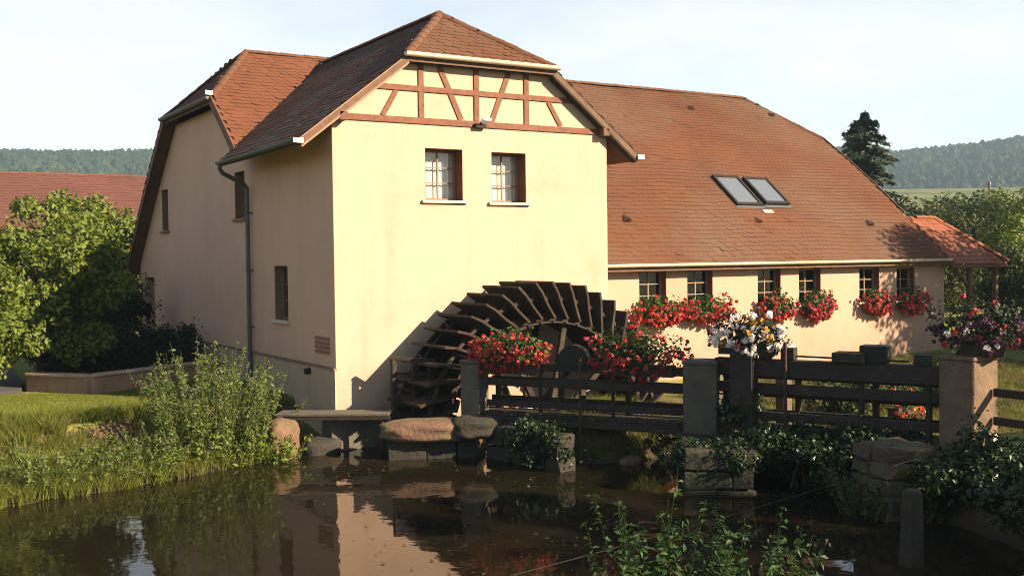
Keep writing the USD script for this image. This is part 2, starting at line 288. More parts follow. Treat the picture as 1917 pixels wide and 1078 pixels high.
# hills in polar coordinates about the camera's side of the valley
ra, aa = np.linspace(560, 1750, 90), np.radians(np.linspace(-75, 100, 260))
RA, AA = np.meshgrid(ra, aa, indexing='ij')
def hill_z(x, y):
    r = np.hypot(x + 8.5, y + 20.6); a = np.degrees(np.arctan2(x + 8.5, y + 20.6))
    top = 93 + 14 * np.sin(np.radians(a * 2.1 + 20)) * .6 + 22 * (meshkit.fbm(np.stack([x / 330, y / 330, 0 * x], -1), 3, 5) - .5)
    top = top * (1 - .10 * np.exp(-((a - 52) / 5.0) ** 2)) * (1 - .12 * smooth01((6 - a) / 12))
    base = 24 * smooth01((r - 150) / 420)
    return base + (top - 24) * smooth01((r - 600) / 480) - 4
HX, HY = RA * np.sin(AA) - 8.5, RA * np.cos(AA) - 20.6
HZ = hill_z(HX, HY); HZ[0] -= 60
idx = np.arange(HX.size).reshape(HX.shape)
quad = np.stack([idx[:-1, :-1], idx[:-1, 1:], idx[1:, 1:], idx[1:, :-1]], -1).reshape(-1, 4)
tag(obj('hills', (np.stack([HX, HY, HZ], -1).reshape(-1, 3), np.vstack([quad[:, [0, 1, 2]], quad[:, [0, 2, 3]]])), 'forest', smooth=True), 'wooded hills along the horizon', 'hills', kind='structure')
def instancer(path, protos, pos, which, scale, yaw, mats, label, cat):
    pi = UsdGeom.PointInstancer.Define(stage, path); rel = pi.CreatePrototypesRel()
    for k, (m, mt, sm) in enumerate(zip(protos, mats, [False] * 99)):
        v, f = m.arr() if isinstance(m, MB) else (np.array(m.vertices), np.array(m.faces))
        c = usdkit.mesh(stage, f'{path}/clump_{k:03d}' if k else f'{path}/clump', (v, f), M[mt], smooth=sm); rel.AddTarget(c.GetPath())
    pi.CreatePositionsAttr(Vt.Vec3fArray.FromNumpy(np.asarray(pos, np.float32)))
    pi.CreateProtoIndicesAttr(Vt.IntArray.FromNumpy(np.asarray(which, np.int32)))
    s = np.asarray(scale, np.float32); s = s if s.ndim == 2 else np.repeat(s[:, None], 3, 1)
    pi.CreateScalesAttr(Vt.Vec3fArray.FromNumpy(s))
    q = [Gf.Quath(float(math.cos(a / 2)), 0, 0, float(math.sin(a / 2))) for a in yaw]
    pi.CreateOrientationsAttr(Vt.QuathArray(q))
    tag(pi, label, cat, kind='stuff'); return pi
def crown_blob(seed):
    s = trimesh.creation.icosphere(2); v = np.array(s.vertices)
    v *= (.62 + .75 * meshkit.fbm(v * 2.6 + seed * 9, 3, seed))[:, None]; v[:, 2] = v[:, 2] * 1.15 + .55
    m = MB(); m.add(v, s.faces); return m
n = 26000
r = 600 + 560 * rng.random(n) ** .8; a = np.radians(rng.uniform(-8, 66, n)); px, py = r * np.sin(a) - 8.5, r * np.cos(a) - 20.6
instancer('/World/forest', [crown_blob(k) for k in range(4)], np.stack([px, py, hill_z(px, py) - 1], -1), rng.integers(0, 4, n), np.stack([rng.uniform(2.6, 5.2, n)] * 2 + [rng.uniform(3.5, 8, n)], -1), rng.uniform(0, 6.28, n), ['forest'] * 4, 'hazy blue green forest covering the distant hills', 'forest')
hz = MB().box((-1900, -400, -6), (2000, 1900, 190))
tag(obj('haze', hz, 'haze'), 'thin summer haze over the valley', 'haze', kind='stuff')

# ------------------------------------------------------------------ the mill house
mill = thing('mill_house', 'cream half-timbered water mill with brown tiled half-hipped roofs', 'house')
W_ = 7.0
def zmain(y):                                   # front slope, slightly convex
    y = np.asarray(y, float); yy = np.where(y > 9.645, 2 * 9.645 - y, y)
    t = (yy - 1.904) / (9.645 - 1.904)
    return 3.60 + 6.22 * t + 1.05 * t * (1 - t)
def zwing(x):
    x = np.asarray(x, float); return 6.30 + .77 * (4.26 - np.abs(x - 3.5))
# --- walls
zb = -.6
def rect(a, b, c, d): return sbox(a, b, c, d)
front = Polygon([(.004, zb), (W_, zb), (W_, 6.72), (5.3, 8.02), (1.7, 8.02), (.004, 6.72)])
FWIN = [(2.13, 5.10, 3.05, 6.22), (3.79, 5.08, 4.70, 6.20)]
for w in FWIN: front = front.difference(rect(*w))
wall = MB().add(*panel(front, (0, 0, 0), (1, 0, 0), (0, 0, 1), (0, -1, 0), .45))
YB = 17.05
prof = [(.004, zb), (15.15, zb), (15.15, 3.35), (YB, 3.35), (YB, 3.78)]
prof += [(y, float(zmain(y)) - .17) for y in np.linspace(16.9, 12.05, 9)] + [(7.25, float(zmain(7.25)) - .17)]
prof += [(y, float(zmain(y)) - .17) for y in np.linspace(6.8, 5.35, 4)] + [(5.2, 6.72), (.004, 6.715)]
left = Polygon(prof)
LWIN = [(2.74, 2.47, 3.62, 3.72), (5.70, 4.92, 6.50, 6.10), (13.2, 4.82, 13.95, 6.10)]
for w in LWIN: left = left.difference(rect(*w))
wl = MB().add(*panel(left, (0, 0, 0), (0, 1, 0), (0, 0, 1), (-1, 0, 0), .3))
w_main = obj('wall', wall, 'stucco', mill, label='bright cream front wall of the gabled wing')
w_left = obj('wall', wl, 'stucco_in_shade', mill, label='long side wall of the mill in shade')
MW = [(9.75, 2.36, 10.70, 3.44), (11.46, 2.36, 12.41, 3.44), (14.17, 2.33, 15.11, 3.42), (15.88, 2.31, 16.82, 3.40), (18.56, 2.31, 19.50, 3.38), (20.34, 2.29, 21.23, 3.36)]
hall = Polygon([(W_ - .25, zb), (22.75, zb), (22.75, 3.66), (W_ - .25, 3.66)])
for w in MW: hall = hall.difference(rect(*w))
HY0 = 2.25
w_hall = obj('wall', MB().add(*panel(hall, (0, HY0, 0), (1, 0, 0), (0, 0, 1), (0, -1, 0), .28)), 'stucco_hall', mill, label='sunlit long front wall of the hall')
rw = MB()
rw.add(*panel(Polygon([(.452, zb), (HY0 + 3.2, zb), (HY0 + 3.2, 6.72), (.452, 6.72)]), (W_, 0, 0), (0, 1, 0), (0, 0, 1), (1, 0, 0), .24))
gp = [(HY0 + .282, zb), (YB - .3, zb), (YB - .3, 3.7)] + [(y, float(zmain(y)) - .17) for y in np.linspace(16.6, 12.05, 8)] + [(y, float(zmain(y)) - .17) for y in np.linspace(7.25, 2.6, 8)]
rw.add(*panel(Polygon(gp), (22.75, 0, 0), (0, 1, 0), (0, 0, 1), (1, 0, 0), .28))
rw.box((3.9, YB - .3, zb), (22.75, YB, 3.75)); rw.box((.302, 15.15, zb), (3.9, 15.4, 3.7)); rw.box((3.9, 15.4, zb), (4.15, YB - .302, 3.7))
obj('pillar', MB().box((-.005, YB - .62, zb), (.55, YB - .002, 3.348)), 'stucco_hall', mill); rw.box((.302, YB - .3, 3.35), (3.898, YB, 3.75))
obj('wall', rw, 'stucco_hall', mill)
obj('room', MB().box((.9, .9, .2), (6.2, 1.1, 6.4)).box((1.6, 2.6, .2), (1.8, 14.8, 6.4)).box((7.4, 3.6, -.3), (22.2, 3.8, 3.5)).box((.31, .31, .1), (6.7, 14.9, .2)), 'dark_room', mill)  # near-black panels paint the darkness of the unlit interior
# plinth band of the left wall and the front
pl = MB(); pl.box((-.045, -.045, zb), (0, 15.1, 1.57)); pl.box((0, -.045, zb), (.22, 0, .68))
obj('plinth', pl, 'stucco_plinth', w_left)
obj('plinth_moulding', MB().box((-.07, -.05, 1.572), (0, 15.1, 1.61)), 'sill_brown', w_left)
# --- half timbering
B = -.035
for p, q, wd in [((.05, 6.79), (6.95, 6.79), .13), ((1.0, 7.47), (6.0, 7.47), .115), ((2.05, 6.86), (2.05, 8.0)  , .125), ((3.42, 6.86), (3.42, 8.0)  , .125), ((4.73, 6.86), (4.73, 8.0), .125),
                 ((3.03, 6.86), (2.50, 7.99)  , .125), ((3.80, 6.86), (4.27, 7.99)  , .125), ((1.14, 6.86), (1.47, 7.41), .11), ((5.68, 6.86), (5.33, 7.41), .11)]:
    dep = .035 if abs(p[1] - q[1]) < .01 else .029 if abs(p[0] - q[0]) < .01 else .024
    obj('beam', MB().beam((p[0], -dep / 2, p[1]), (q[0], -dep / 2, q[1]), wd, dep, up=(0, -1, 0)), 'timber_red', mill)
for x in (.17, 6.83): obj('purlin_end', MB().box((x - .09, -.24, 6.68), (x + .09, 0, 6.86), .01), 'timber_brown', mill)
# --- roofs
def slab(mb, poly, zf, t=.14, cuts=None, axis_=1):
    bands = [poly] if cuts is None else [poly.intersection(sbox(-50, a, 60, b) if axis_ else sbox(a, -50, b, 60)) for a, b in zip(cuts[:-1], cuts[1:])]
    for P in bands:
        for P in getattr(P, 'geoms', [P]):
            if P.is_empty or P.geom_type != 'Polygon': continue
            m = trimesh.creation.extrude_polygon(P, 1.0, engine='earcut'); v = np.array(m.vertices)
            z = zf(v[:, 0], v[:, 1]); v[:, 2] = z - .035 - t * (1 - v[:, 2]); mb.add(v, m.faces)
def tiles(mb, poly, zf, g, seed, exp=.185, wid=.19, L=.235, rough=1.0):
    """overlapping plain tiles with rounded tails over the plan polygon; g = horizontal upslope direction"""
    rg = np.random.default_rng(seed); g = np.asarray(g, float); e = np.array([g[1], -g[0]])
    c = np.array(poly.exterior.coords); s, d = c @ e, c @ g
    P = []; dd = d.min() - .03; row = 0
    while dd < d.max():
        mid = e * s.mean() + g * dd; z0, z1 = (float(zf(*(mid + g * k))) for k in (0, .1)); al = math.atan2(z1 - z0, .1)
        xs = np.arange(s.min() - wid, s.max() + wid, wid) + (wid / 2 if row % 2 else 0)
        for x in xs: P.append((x, dd, al))
        dd += exp * math.cos(al); row += 1
    P = np.array(P); ctr = P[:, :1] * e + (P[:, 1:2] + .08) * g
    keep = shapely.contains_xy(poly, ctr[:, 0], ctr[:, 1]); P = P[keep]; k = len(P)
    if not k: return
    base = P[:, :1] * e + P[:, 1:2] * g; z = zf(base[:, 0], base[:, 1])
    O = np.column_stack([base, z]); al = P[:, 2]
    E3 = np.tile(np.append(e, 0), (k, 1)); T3 = np.column_stack([np.cos(al)[:, None] * g, np.sin(al)]); N3 = np.column_stack([-np.sin(al)[:, None] * g, np.cos(al)])
    hw = wid * .485
    out = np.array([(-hw, .045, 0), (-hw * .72, .012, 0), (0, 0, 0), (hw * .72, .012, 0), (hw, .045, 0), (hw, L, -1), (-hw, L, -1)])
    jl = rg.normal(0, .005 * rough, k); jr = rg.normal(0, .02 * rough, k); jt = rg.normal(0, .009 * rough, k); sl = rg.random(k) < .006; jt[sl] -= rg.uniform(.02, .06, sl.sum())
    V = []
    for u, t, top in out:
        lift = (.020 + jl) if top == 0 else np.full(k, .004)
        uu = u + (t - L) * jr
        V.append(O + E3 * uu[:, None] + T3 * (t + jt)[:, None] + N3 * lift[:, None])
    for u, t, top in out[:5]:
        V.append(O + E3 * (u + (t - L) * jr)[:, None] + T3 * (t + jt)[:, None] + N3 * (.008 + jl)[:, None])
    V = np.stack(V, 1)
    F = [(6, 0, 1), (6, 1, 2), (6, 2, 3), (6, 3, 4), (6, 4, 5)] + [f for i in range(4) for f in ((i, i + 7, i + 8), (i, i + 8, i + 1))]
    F = (np.array(F)[None] + 12 * np.arange(k)[:, None, None]).reshape(-1, 3)
    mb.add(V.reshape(-1, 3), F)
def ridge_tiles(parent, p, q, m, step=.36, r=.115, name='ridge_tile', seed=1):
    p, q = np.asarray(p, float), np.asarray(q, float); Lr = np.linalg.norm(q - p); d = (q - p) / Lr; n = max(1, round(Lr / step)); rg = random.Random(seed)
    up = np.array([0, 0, 1.0]); up -= d * (up @ d); up /= np.linalg.norm(up); rr = np.cross(d, up)
    for k in range(n):
        a, b = p + (q - p) * (k / n) - d * .03, p + (q - p) * ((k + 1) / n) + d * .015
        V = []; ang = np.radians(np.linspace(-78, 78, 7))
        for P, R in ((a, r * 1.05), (b, r * .96)):
            o = P - up * (r * .62) + up * rg.uniform(-.006, .006)
            for rad in (R, R - .018):
                V += [o + rad * (math.sin(t) * rr + math.cos(t) * up) for t in ang]
        f = []
        for i in range(6):
            f += [[i, i + 1, 15 + i, 14 + i], [i, 7 + i, 8 + i, i + 1], [14 + i, 15 + i, 22 + i, 21 + i], [7 + i, 21 + i, 22 + i, 8 + i]]
        f += [[0, 14, 21, 7], [6, 13, 27, 20]]
        obj(name, MB().add(V, f), m, parent, smooth=40)
YR, ZR = 9.645, 9.82
XL, XR, XLO, XRO, YH0, YH1 = 1.38, 20.74, -.35, 22.47, 7.25, 12.04
z_wing2 = lambda x, y: zwing(x)
z_main2 = lambda x, y: zmain(y) + .018 * np.sin(np.asarray(x) * .8 + np.asarray(y) * .6) + .010 * np.sin(np.asarray(x) * 2.1 - np.asarray(y) * 1.3)
def z_lhip(x, y): return zmain(YH0) + (np.asarray(x, float) - XLO) * (ZR - float(zmain(YH0))) / (XL - XLO)
def z_rhip(x, y): return zmain(YH0) + (XRO - np.asarray(x, float)) * (ZR - float(zmain(YH0))) / (XRO - XR)
def yv(x):                                      # valley: where the main slope meets the wing's
    ys = np.linspace(1.9, 9.6, 400); return float(np.interp(float(zwing(x)), zmain(ys), ys))
main_front = Polygon([(W_ + .02, 1.9), (XRO, 1.9), (XRO, YH0), (XR, YR), (XL, YR), (XLO, YH0), (XLO, yv(XLO)), (1.0, yv(1.0)), (2.2, yv(2.2)), (3.5, yv(3.5)), (4.8, yv(4.8)), (6.2, yv(6.2)), (7.7, yv(7.7)), (W_ + .02, yv(7.7))])
main_back = Polygon([(XLO, 17.39), (XRO, 17.39), (XRO, YH1), (XR, YR), (XL, YR), (XLO, YH1)])
lhip = Polygon([(XLO, YH0), (XLO, YH1), (XL, YR)]); rhip = Polygon([(XRO, YH0), (XRO, YH1), (XR, YR)])
FY = -.24; GZ0 = 8.17; GX0, GX1 = 1.63, 5.37; WRY = 1.82; ZWR = float(zwing(3.5))
wing_l = Polygon([(-.76, FY), (GX0, FY), (3.5, WRY), (3.5, 9.4), (2.2, yv(2.2) + .06), (1.0, yv(1.0) + .06), (0, yv(0) + .06), (-.76, yv(-.6))])
wing_r = Polygon([(7.76, FY), (7.76, yv(7.7) + .05), (6.2, yv(6.2) + .06), (4.8, yv(4.8) + .06), (3.5, 9.4), (3.5, WRY), (GX1, FY)])
whip = Polygon([(GX0, FY), (GX1, FY), (3.5, WRY)])
def z_whip(x, y): return GZ0 + (np.asarray(y, float) - FY) * (ZWR - GZ0) / (WRY - FY)
roof = MB(); cuts = np.linspace(1.8, 17.5, 17)
slab(roof, main_front, z_main2, cuts=cuts); slab(roof, main_back, z_main2, cuts=cuts); slab(roof, lhip, z_lhip); slab(roof, rhip, z_rhip)
r_main = obj('roof', roof, 'soffit', mill, label='broad main roof of brown plain tiles with half-hipped ends')
rf = MB(); slab(rf, wing_l, z_wing2); slab(rf, wing_r, z_wing2); slab(rf, whip, z_whip)
r_wing = obj('roof', rf, 'soffit', mill, label='steep half-hipped roof over the gabled wing')
t = MB(); tiles(t, main_front.intersection(sbox(3.5, -50, 60, 50)).buffer(0), z_main2, (0, 1), 1); tiles(t, rhip, z_rhip, (-1, 0), 3)
obj('tiles', t, 'roof_tile', r_main, kind='stuff')
t = MB(); tiles(t, main_back, z_main2, (0, -1), 2); tiles(t, lhip, z_lhip, (1, 0), 4)
t2 = MB()
for P_ in getattr(main_front.intersection(sbox(-9, -50, 3.5, 50)), 'geoms', [main_front.intersection(sbox(-9, -50, 3.5, 50))]): tiles(t2, P_, z_main2, (0, 1), 8)
obj('tiles', t2, 'roof_tile_left', r_main, kind='stuff', label='newer orange tiles left of the wing')
obj('tiles', t, 'roof_tile', r_main, kind='stuff')
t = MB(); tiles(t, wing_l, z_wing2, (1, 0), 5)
obj('tiles', t, 'roof_tile_shaded', r_wing, kind='stuff')
t = MB(); tiles(t, wing_r, z_wing2, (-1, 0), 6); tiles(t, whip, z_whip, (0, 1), 7)
obj('tiles', t, 'roof_tile', r_wing, kind='stuff')
ridge_tiles(r_main, (XL, YR, ZR + .04), (XR, YR, ZR + .04), 'roof_tile', seed=1)
for a, b in (((XRO, YH0), (XR, YR)), ((XRO, YH1), (XR, YR)), ((XLO, YH0), (XL, YR)), ((XLO, YH1), (XL, YR))):
    ridge_tiles(r_main, (*a, float(zmain(YH0)) + .03), (*b, ZR + .03), 'roof_tile', name='hip_tile', seed=2)
ridge_tiles(r_wing, (3.5, WRY, ZWR + .04), (3.5, 9.2, ZWR + .04), 'roof_tile', seed=3)
for gx_ in (GX0, GX1): ridge_tiles(r_wing, (gx_, FY, GZ0 + .03), (3.5, WRY, ZWR + .03), 'roof_tile', name='hip_tile', seed=4)
# verges (barge boards), gutters, downpipe
for sx, x0, x1 in ((-1, -.74, GX0), (1, 7.74, GX1)):
    z0, z1 = float(zwing(x0)), float(zwing(x1))
    obj('barge_board', MB().beam((x0, FY + .02, z0 - .11), (x1, FY + .02, z1 - .11), .03, .17, up=(0, 0, 1)), 'timber_verge' if sx < 0 else 'timber_dark', r_wing)  # right board coloured dark to stand for the shaded rake
    obj('verge_underside', MB().beam((x0, FY / 2 - .005, z0 - .21), (x1, FY / 2 - .005, z1 - .21), -FY - .03, .03, up=(0, 0, 1)), 'timber_verge' if sx < 0 else 'timber_dark', r_wing)  # right underside dark likewise, shade put into the colour
obj('fascia', MB().box((GX0 - .02, FY + .03, 8.0), (GX1 + .02, FY + .06, 8.15)), 'timber_dark', r_wing)  # dark board added to stand for the shadow under the gutter
obj('fascia_soffit', MB().box((GX0 - .02, FY + .06, 7.985), (GX1 + .02, -.036, 8.01)), 'timber_dark', r_wing)  # underside of that painted shadow band
for x, yy in ((XLO - .035, np.linspace(5.2, YH0, 4)), (XLO - .035, np.linspace(YH1, 17.36, 6)), (XRO + .03, np.linspace(3.7, YH0, 5))):
    vb = MB()
    for a, b in zip(yy[:-1], yy[1:]): vb.beam((x, a, float(zmain(a)) - .06), (x, b, float(zmain(b)) - .06), .03, .23, ext=.01)
    obj('barge_board', vb, 'timber_brown', r_main)
def gutter(p, q, m, parent, r=.075, up=(0, 0, 1)):
    p, q = np.asarray(p, float), np.asarray(q, float); d = (q - p) / np.linalg.norm(q - p); up = np.array(up, float); rr = np.cross(d, up)
    ang = np.radians(np.linspace(-95, 95, 9)); V = []
    for P in (p, q):
        for rad in (r, r - .012): V += [P + rad * (math.sin(t) * rr - math.cos(t) * up) for t in ang]
    f = []
    for i in range(8): f += [[i, i + 1, 19 + i, 18 + i], [9 + i, 27 + i, 28 + i, 10 + i], [i, 9 + i, 10 + i, i + 1], [18 + i, 19 + i, 28 + i, 27 + i]]
    f += [[0, 18, 27, 9], [8, 17, 35, 26]]
    mb = MB().add(V, f)
    for P in (p, q):
        c = [P + (r - .004) * (math.sin(t) * rr - math.cos(t) * up) for t in ang]; mb.add(c + [x + d * .006 for x in c], [[0, i, i + 1] for i in range(1, 8)] + [[9, 10 + i, 9 + i] for i in range(1, 8)])
    return obj('gutter', mb, m, parent, smooth=40)
gutter((-.84, FY - .03, 6.25), (-.84, 5.1, 6.22), 'zinc', r_wing); gutter((7.84, FY - .03, 6.25), (7.84, 5.0, 6.22), 'gutter_cream', r_wing)
for x in (-.825, 7.835): obj('gutter_end', MB().box((x - .105, FY - .045, 6.17), (x + .105, FY - .034, 6.27), .002), 'white_metal', r_wing)  # white colour stands for sunlight on the gutter ends
gutter((GX0 - .08, FY - .07, GZ0 - .0), (GX1 + .08, FY - .07, GZ0 - .0), 'gutter_cream', r_wing, r=.085)
gutter((W_ + .02, 1.82, 3.62), (XRO + .05, 1.82, 3.62), 'gutter_cream', r_main, r=.085)
gutter((XLO - .08, YH0 - .1, float(zmain(YH0)) - .02), (XLO - .08, YH1 + .1, float(zmain(YH0)) - .02), 'zinc', r_main, r=.085)
obj('gutter_end', MB().box((XLO - .17, YH0 - .12, 8.15), (XLO + .02, YH0 - .104, 8.26), .002), 'white_metal', r_main)  # end plate coloured white to look sunlit
dp = MB().tube([(-.84, 4.95, 6.18), (-.84, 4.96, 6.05), (-.75, 5.0, 5.95), (-.2, 5.16, 5.72), (-.11, 5.19, 5.62), (-.11, 5.19, 5.4), (-.11, 5.19, .9)], .055, 10)
obj('downpipe', dp, 'zinc', w_left, smooth=50)
for z in (5.0, 3.6, 2.2): obj('pipe_clip', MB().box((-.175, 5.125, z), (-.002, 5.255, z + .035)), 'zinc', w_left)
# soffit boards and rafter tails under the long eave
for k in range(26):
    x = 7.3 + k * .6; obj('rafter_tail', MB().beam((x, 1.92, 3.44), (x, 2.25, 3.44 + .33 * .8), .09, .11), 'timber_brown', r_main)
# --- windows
def window(parent, O, u, n, w, h, dep, lining, bars, cols, rows, barm, sill=None, sillw=.07, curtain=None, sillp=.07):
    """opening lower-left O on the wall face; u along the wall, n outward"""
    O, u, n = (np.asarray(k, float) for k in (O, u, n)); v = np.array([0, 0, 1.0]); A = np.array([u, v, n])
    P = lambda a, b, c: O + u * a + v * b + n * c
    def bx(mb, a0, a1, b0, b1, c0, c1): return mb.obox(P((a0 + a1) / 2, (b0 + b1) / 2, (c0 + c1) / 2), A, (a1 - a0, b1 - b0, abs(c1 - c0)))
    t = .007; lin = MB()
    bx(lin, .001, t, .001, h - .001, -dep, -.004); bx(lin, w - t, w - .001, .001, h - .001, -dep, -.004); bx(lin, t, w - t, h - t, h - .001, -dep, -.004); bx(lin, t, w - t, .001, t, -dep, -.004)
    win = obj('window', lin, lining, parent)
    f = .05; fr = MB(); c0, c1 = -dep + .005, -dep + .06
    bx(fr, t, t + f, t, h - t, c0, c1); bx(fr, w - t - f, w - t, t, h - t, c0, c1); bx(fr, t + f, w - t - f, h - t - f, h - t, c0, c1); bx(fr, t + f, w - t - f, t, t + f, c0, c1)
    obj('frame', fr, barm, win)
    x0, x1, z0, z1 = t + f, w - t - f, t + f, h - t - f
    for i in range(1, cols):
        x = x0 + (x1 - x0) * i / cols; bx(b_ := MB(), x - .02 * bars, x + .02 * bars, z0, z1, c0 + .008, c1 - .008); obj('glazing_bar', b_, barm, win)
    for i in range(1, rows):
        z = z0 + (z1 - z0) * i / rows; bx(b_ := MB(), x0, x1, z - .014 * bars, z + .014 * bars, c0 + .013, c1 - .012); obj('glazing_bar', b_, barm, win)
    for i in range(cols):
        for j in range(rows):
            a0, a1 = x0 + (x1 - x0) * i / cols + .004, x0 + (x1 - x0) * (i + 1) / cols - .004; b0, b1 = z0 + (z1 - z0) * j / rows + .004, z0 + (z1 - z0) * (j + 1) / rows - .004
            obj('pane', MB().add([P(a0, b0, c0 + .025), P(a1, b0, c0 + .025), P(a1, b1, c0 + .025), P(a0, b1, c0 + .025)], [[0, 1, 2, 3]]), 'glass', win)
    if sill: obj('sill', bx(MB(), -.09, w + .09, -sillw, -.002, -dep, sillp), sill, win)
    if curtain:
        k = 40; xs = np.linspace(.02, w - .02, k); V = []
        for b in (z0 - .02, h - .05): V += [P(x, b, -dep - .055 + .012 * math.sin(i * 1.35) + .006 * math.sin(i * .6)) for i, x in enumerate(xs)]
        obj('curtain', MB().add(V, [[i, i + 1, k + i + 1, k + i] for i in range(k - 1)]), curtain, win, smooth=True)
    return win
for w in FWIN: window(w_main, (w[0], 0, w[1]), (1, 0, 0), (0, -1, 0), w[2] - w[0], w[3] - w[1], .36, 'timber_red', .75, 2, 3, 'bar_brown', 'sill', .06, 'curtain')
for k, w in enumerate(LWIN): window(w_left, (0, w[2], w[1]), (0, -1, 0), (-1, 0, 0), w[2] - w[0], w[3] - w[1], .24, 'sill_brown', 1.0, 2, 3, 'bar_brown', 'sill' if k == 0 else 'sill_brown', .07)
for w in MW: window(w_hall, (w[0], HY0, w[1]), (1, 0, 0), (0, -1, 0), w[2] - w[0], w[3] - w[1], .25, 'timber_red', .9, 2, 3, 'bar_pale', 'sill', .06)
# vent of terracotta bars in the side wall, pipe stub, floodlight
vt = obj('wall_vent', MB().box((-.012, .28, 1.86), (0, 1.08, 2.24)), 'stucco_plinth', w_left)
for k in range(4):
    z = 1.885 + k * .092; obj('vent_bar', MB().box((-.04, .30, z), (-.013, 1.06, z + .052), .004), 'terracotta_vent', vt)
obj('pipe_stub', MB().tube([(-.16, 1.35, 1.44), (.0, 1.35, 1.46)], .07, 12), 'metal_dark', w_left, smooth=50)
fl = obj('floodlight', MB().box((3.34, -.12, 6.70), (3.62, -.036, 6.78), .01).beam((3.46, -.10, 6.78), (3.46, -.16, 6.84), .03, .03), 'metal_dark', mill)
obj('lamp_head', MB().obox((3.55, -.2, 6.86), np.array([[1, 0, 0], [0, .9, -.43], [0, .43, .9]]), (.22, .14, .07), .012), 'white_metal', fl)
# roof windows and vent tiles
def on_main(x, y, h=0.0):
    dz = (float(zmain(y + .01)) - float(zmain(y - .01))) / .02; nrm = np.array([0, -dz, 1]); nrm /= np.linalg.norm(nrm); tt = np.array([0, 1, dz]); tt /= np.linalg.norm(tt)
    return np.array([x, y, float(zmain(y))]) + nrm * h, nrm, tt
for (x0, x1, y0, y1, h) in ((14.82, 15.92, 3.80, 4.95, .05), (16.06, 17.12, 3.84, 4.88, .085)):
    c, nr, tt = on_main((x0 + x1) / 2, (y0 + y1) / 2, h); L = (y1 - y0) / tt[1]; A = np.array([[1, 0, 0], tt, nr]); w = x1 - x0
    fr = MB()
    for du, dt, su, st in ((-w / 2 + .05, 0, .1, L), (w / 2 - .05, 0, .1, L), (0, L / 2 - .05, w - .2, .1), (0, -L / 2 + .05, w - .2, .1)):
        fr.obox(c + A[0] * du + tt * dt, A, (su, st, .13), .008)
    sk = obj('roof_window', fr, 'metal_dark', r_main)
    obj('pane', MB().obox(c + nr * .02, A, (w - .2, L - .2, .02)), 'skylight_glass', sk)
    obj('flashing', MB().obox(c - tt * (L / 2 + .06) - nr * (h - .035), A, (w + .1, .12, .012)), 'zinc', sk)
c, nr, tt = on_main(15.95, 3.60, .045); obj('roof_hatch', MB().obox(c, np.array([[1, 0, 0], tt, nr]), (.42, .13, .03), .005), 'sill', r_main)
for x, y in ((17.16, 8.45), (21.1, 8.43), (10.13, 3.21), (15.17, 3.2), (20.18, 3.14)):
    c, nr, tt = on_main(x, y, .03); m = MB()
    m.add([c - np.array([.15, 0, 0]), c + np.array([.15, 0, 0]), c + tt * .3, c + nr * .13 - tt * .03, c - tt * .02 + nr * .02], [[0, 3, 2], [3, 1, 2], [0, 4, 3], [4, 1, 3], [0, 2, 1]])
    obj('vent_tile', m, 'vent_tile', r_main)

# ------------------------------------------------------------------ porch at the far end of the hall
porch = thing('porch', 'small open porch with orange hipped tile roof at the end of the hall', 'porch', (24, 3.4, 0))
zpor = 3.52
pr = [(22.52, 1.75), (25.55, 1.75), (23.9, 3.5), (22.52, 3.5)]; pk = float(zmain(3.5))
def z_pf(x, y): return zmain(y)
def z_pr(x, y): return zpor + (25.55 - np.asarray(x, float)) * (pk - zpor) / 1.65
def z_pb(x, y): return zpor + (5.25 - np.asarray(y, float)) * (pk - zpor) / 1.75
Pf, Pr, Pb = Polygon(pr), Polygon([(25.55, 1.75), (25.55, 5.25), (23.9, 3.5)]), Polygon([(22.77, 5.25), (25.55, 5.25), (23.9, 3.5), (22.77, 3.5)])
m = MB(); slab(m, Pf, z_pf, .1); slab(m, Pr, z_pr, .1); slab(m, Pb, z_pb, .1); prf = obj('roof', m, 'soffit', porch)
m = MB(); tiles(m, Pf, z_pf, (0, 1), 21); tiles(m, Pr, z_pr, (-1, 0), 22); tiles(m, Pb, z_pb, (0, -1), 23); obj('tiles', m, 'roof_tile_new', prf, kind='stuff')
ridge_tiles(prf, (22.9, 3.5, pk + .03), (23.9, 3.5, pk + .03), 'roof_tile_new'); ridge_tiles(prf, (25.55, 1.75, zpor + .03), (23.9, 3.5, pk + .03), 'roof_tile_new', name='hip_tile'); ridge_tiles(prf, (25.55, 5.25, zpor + .03), (23.9, 3.5, pk + .03), 'roof_tile_new', name='hip_tile')
for x, y in ((23.75, 2.0), (25.2, 2.0), (25.2, 5.0)):
    obj('post', MB().box((x - .075, y - .075, -.1), (x + .075, y + .075, 3.36), .01), 'timber_brown', porch)
obj('brace', MB().beam((23.0, 2.0, 3.25), (23.7, 2.0, 2.7), .09, .1), 'timber_brown', porch)
obj('beam', MB().beam((22.8, 2.0, 3.36), (25.4, 2.0, 3.36), .12, .14), 'timber_brown', porch)

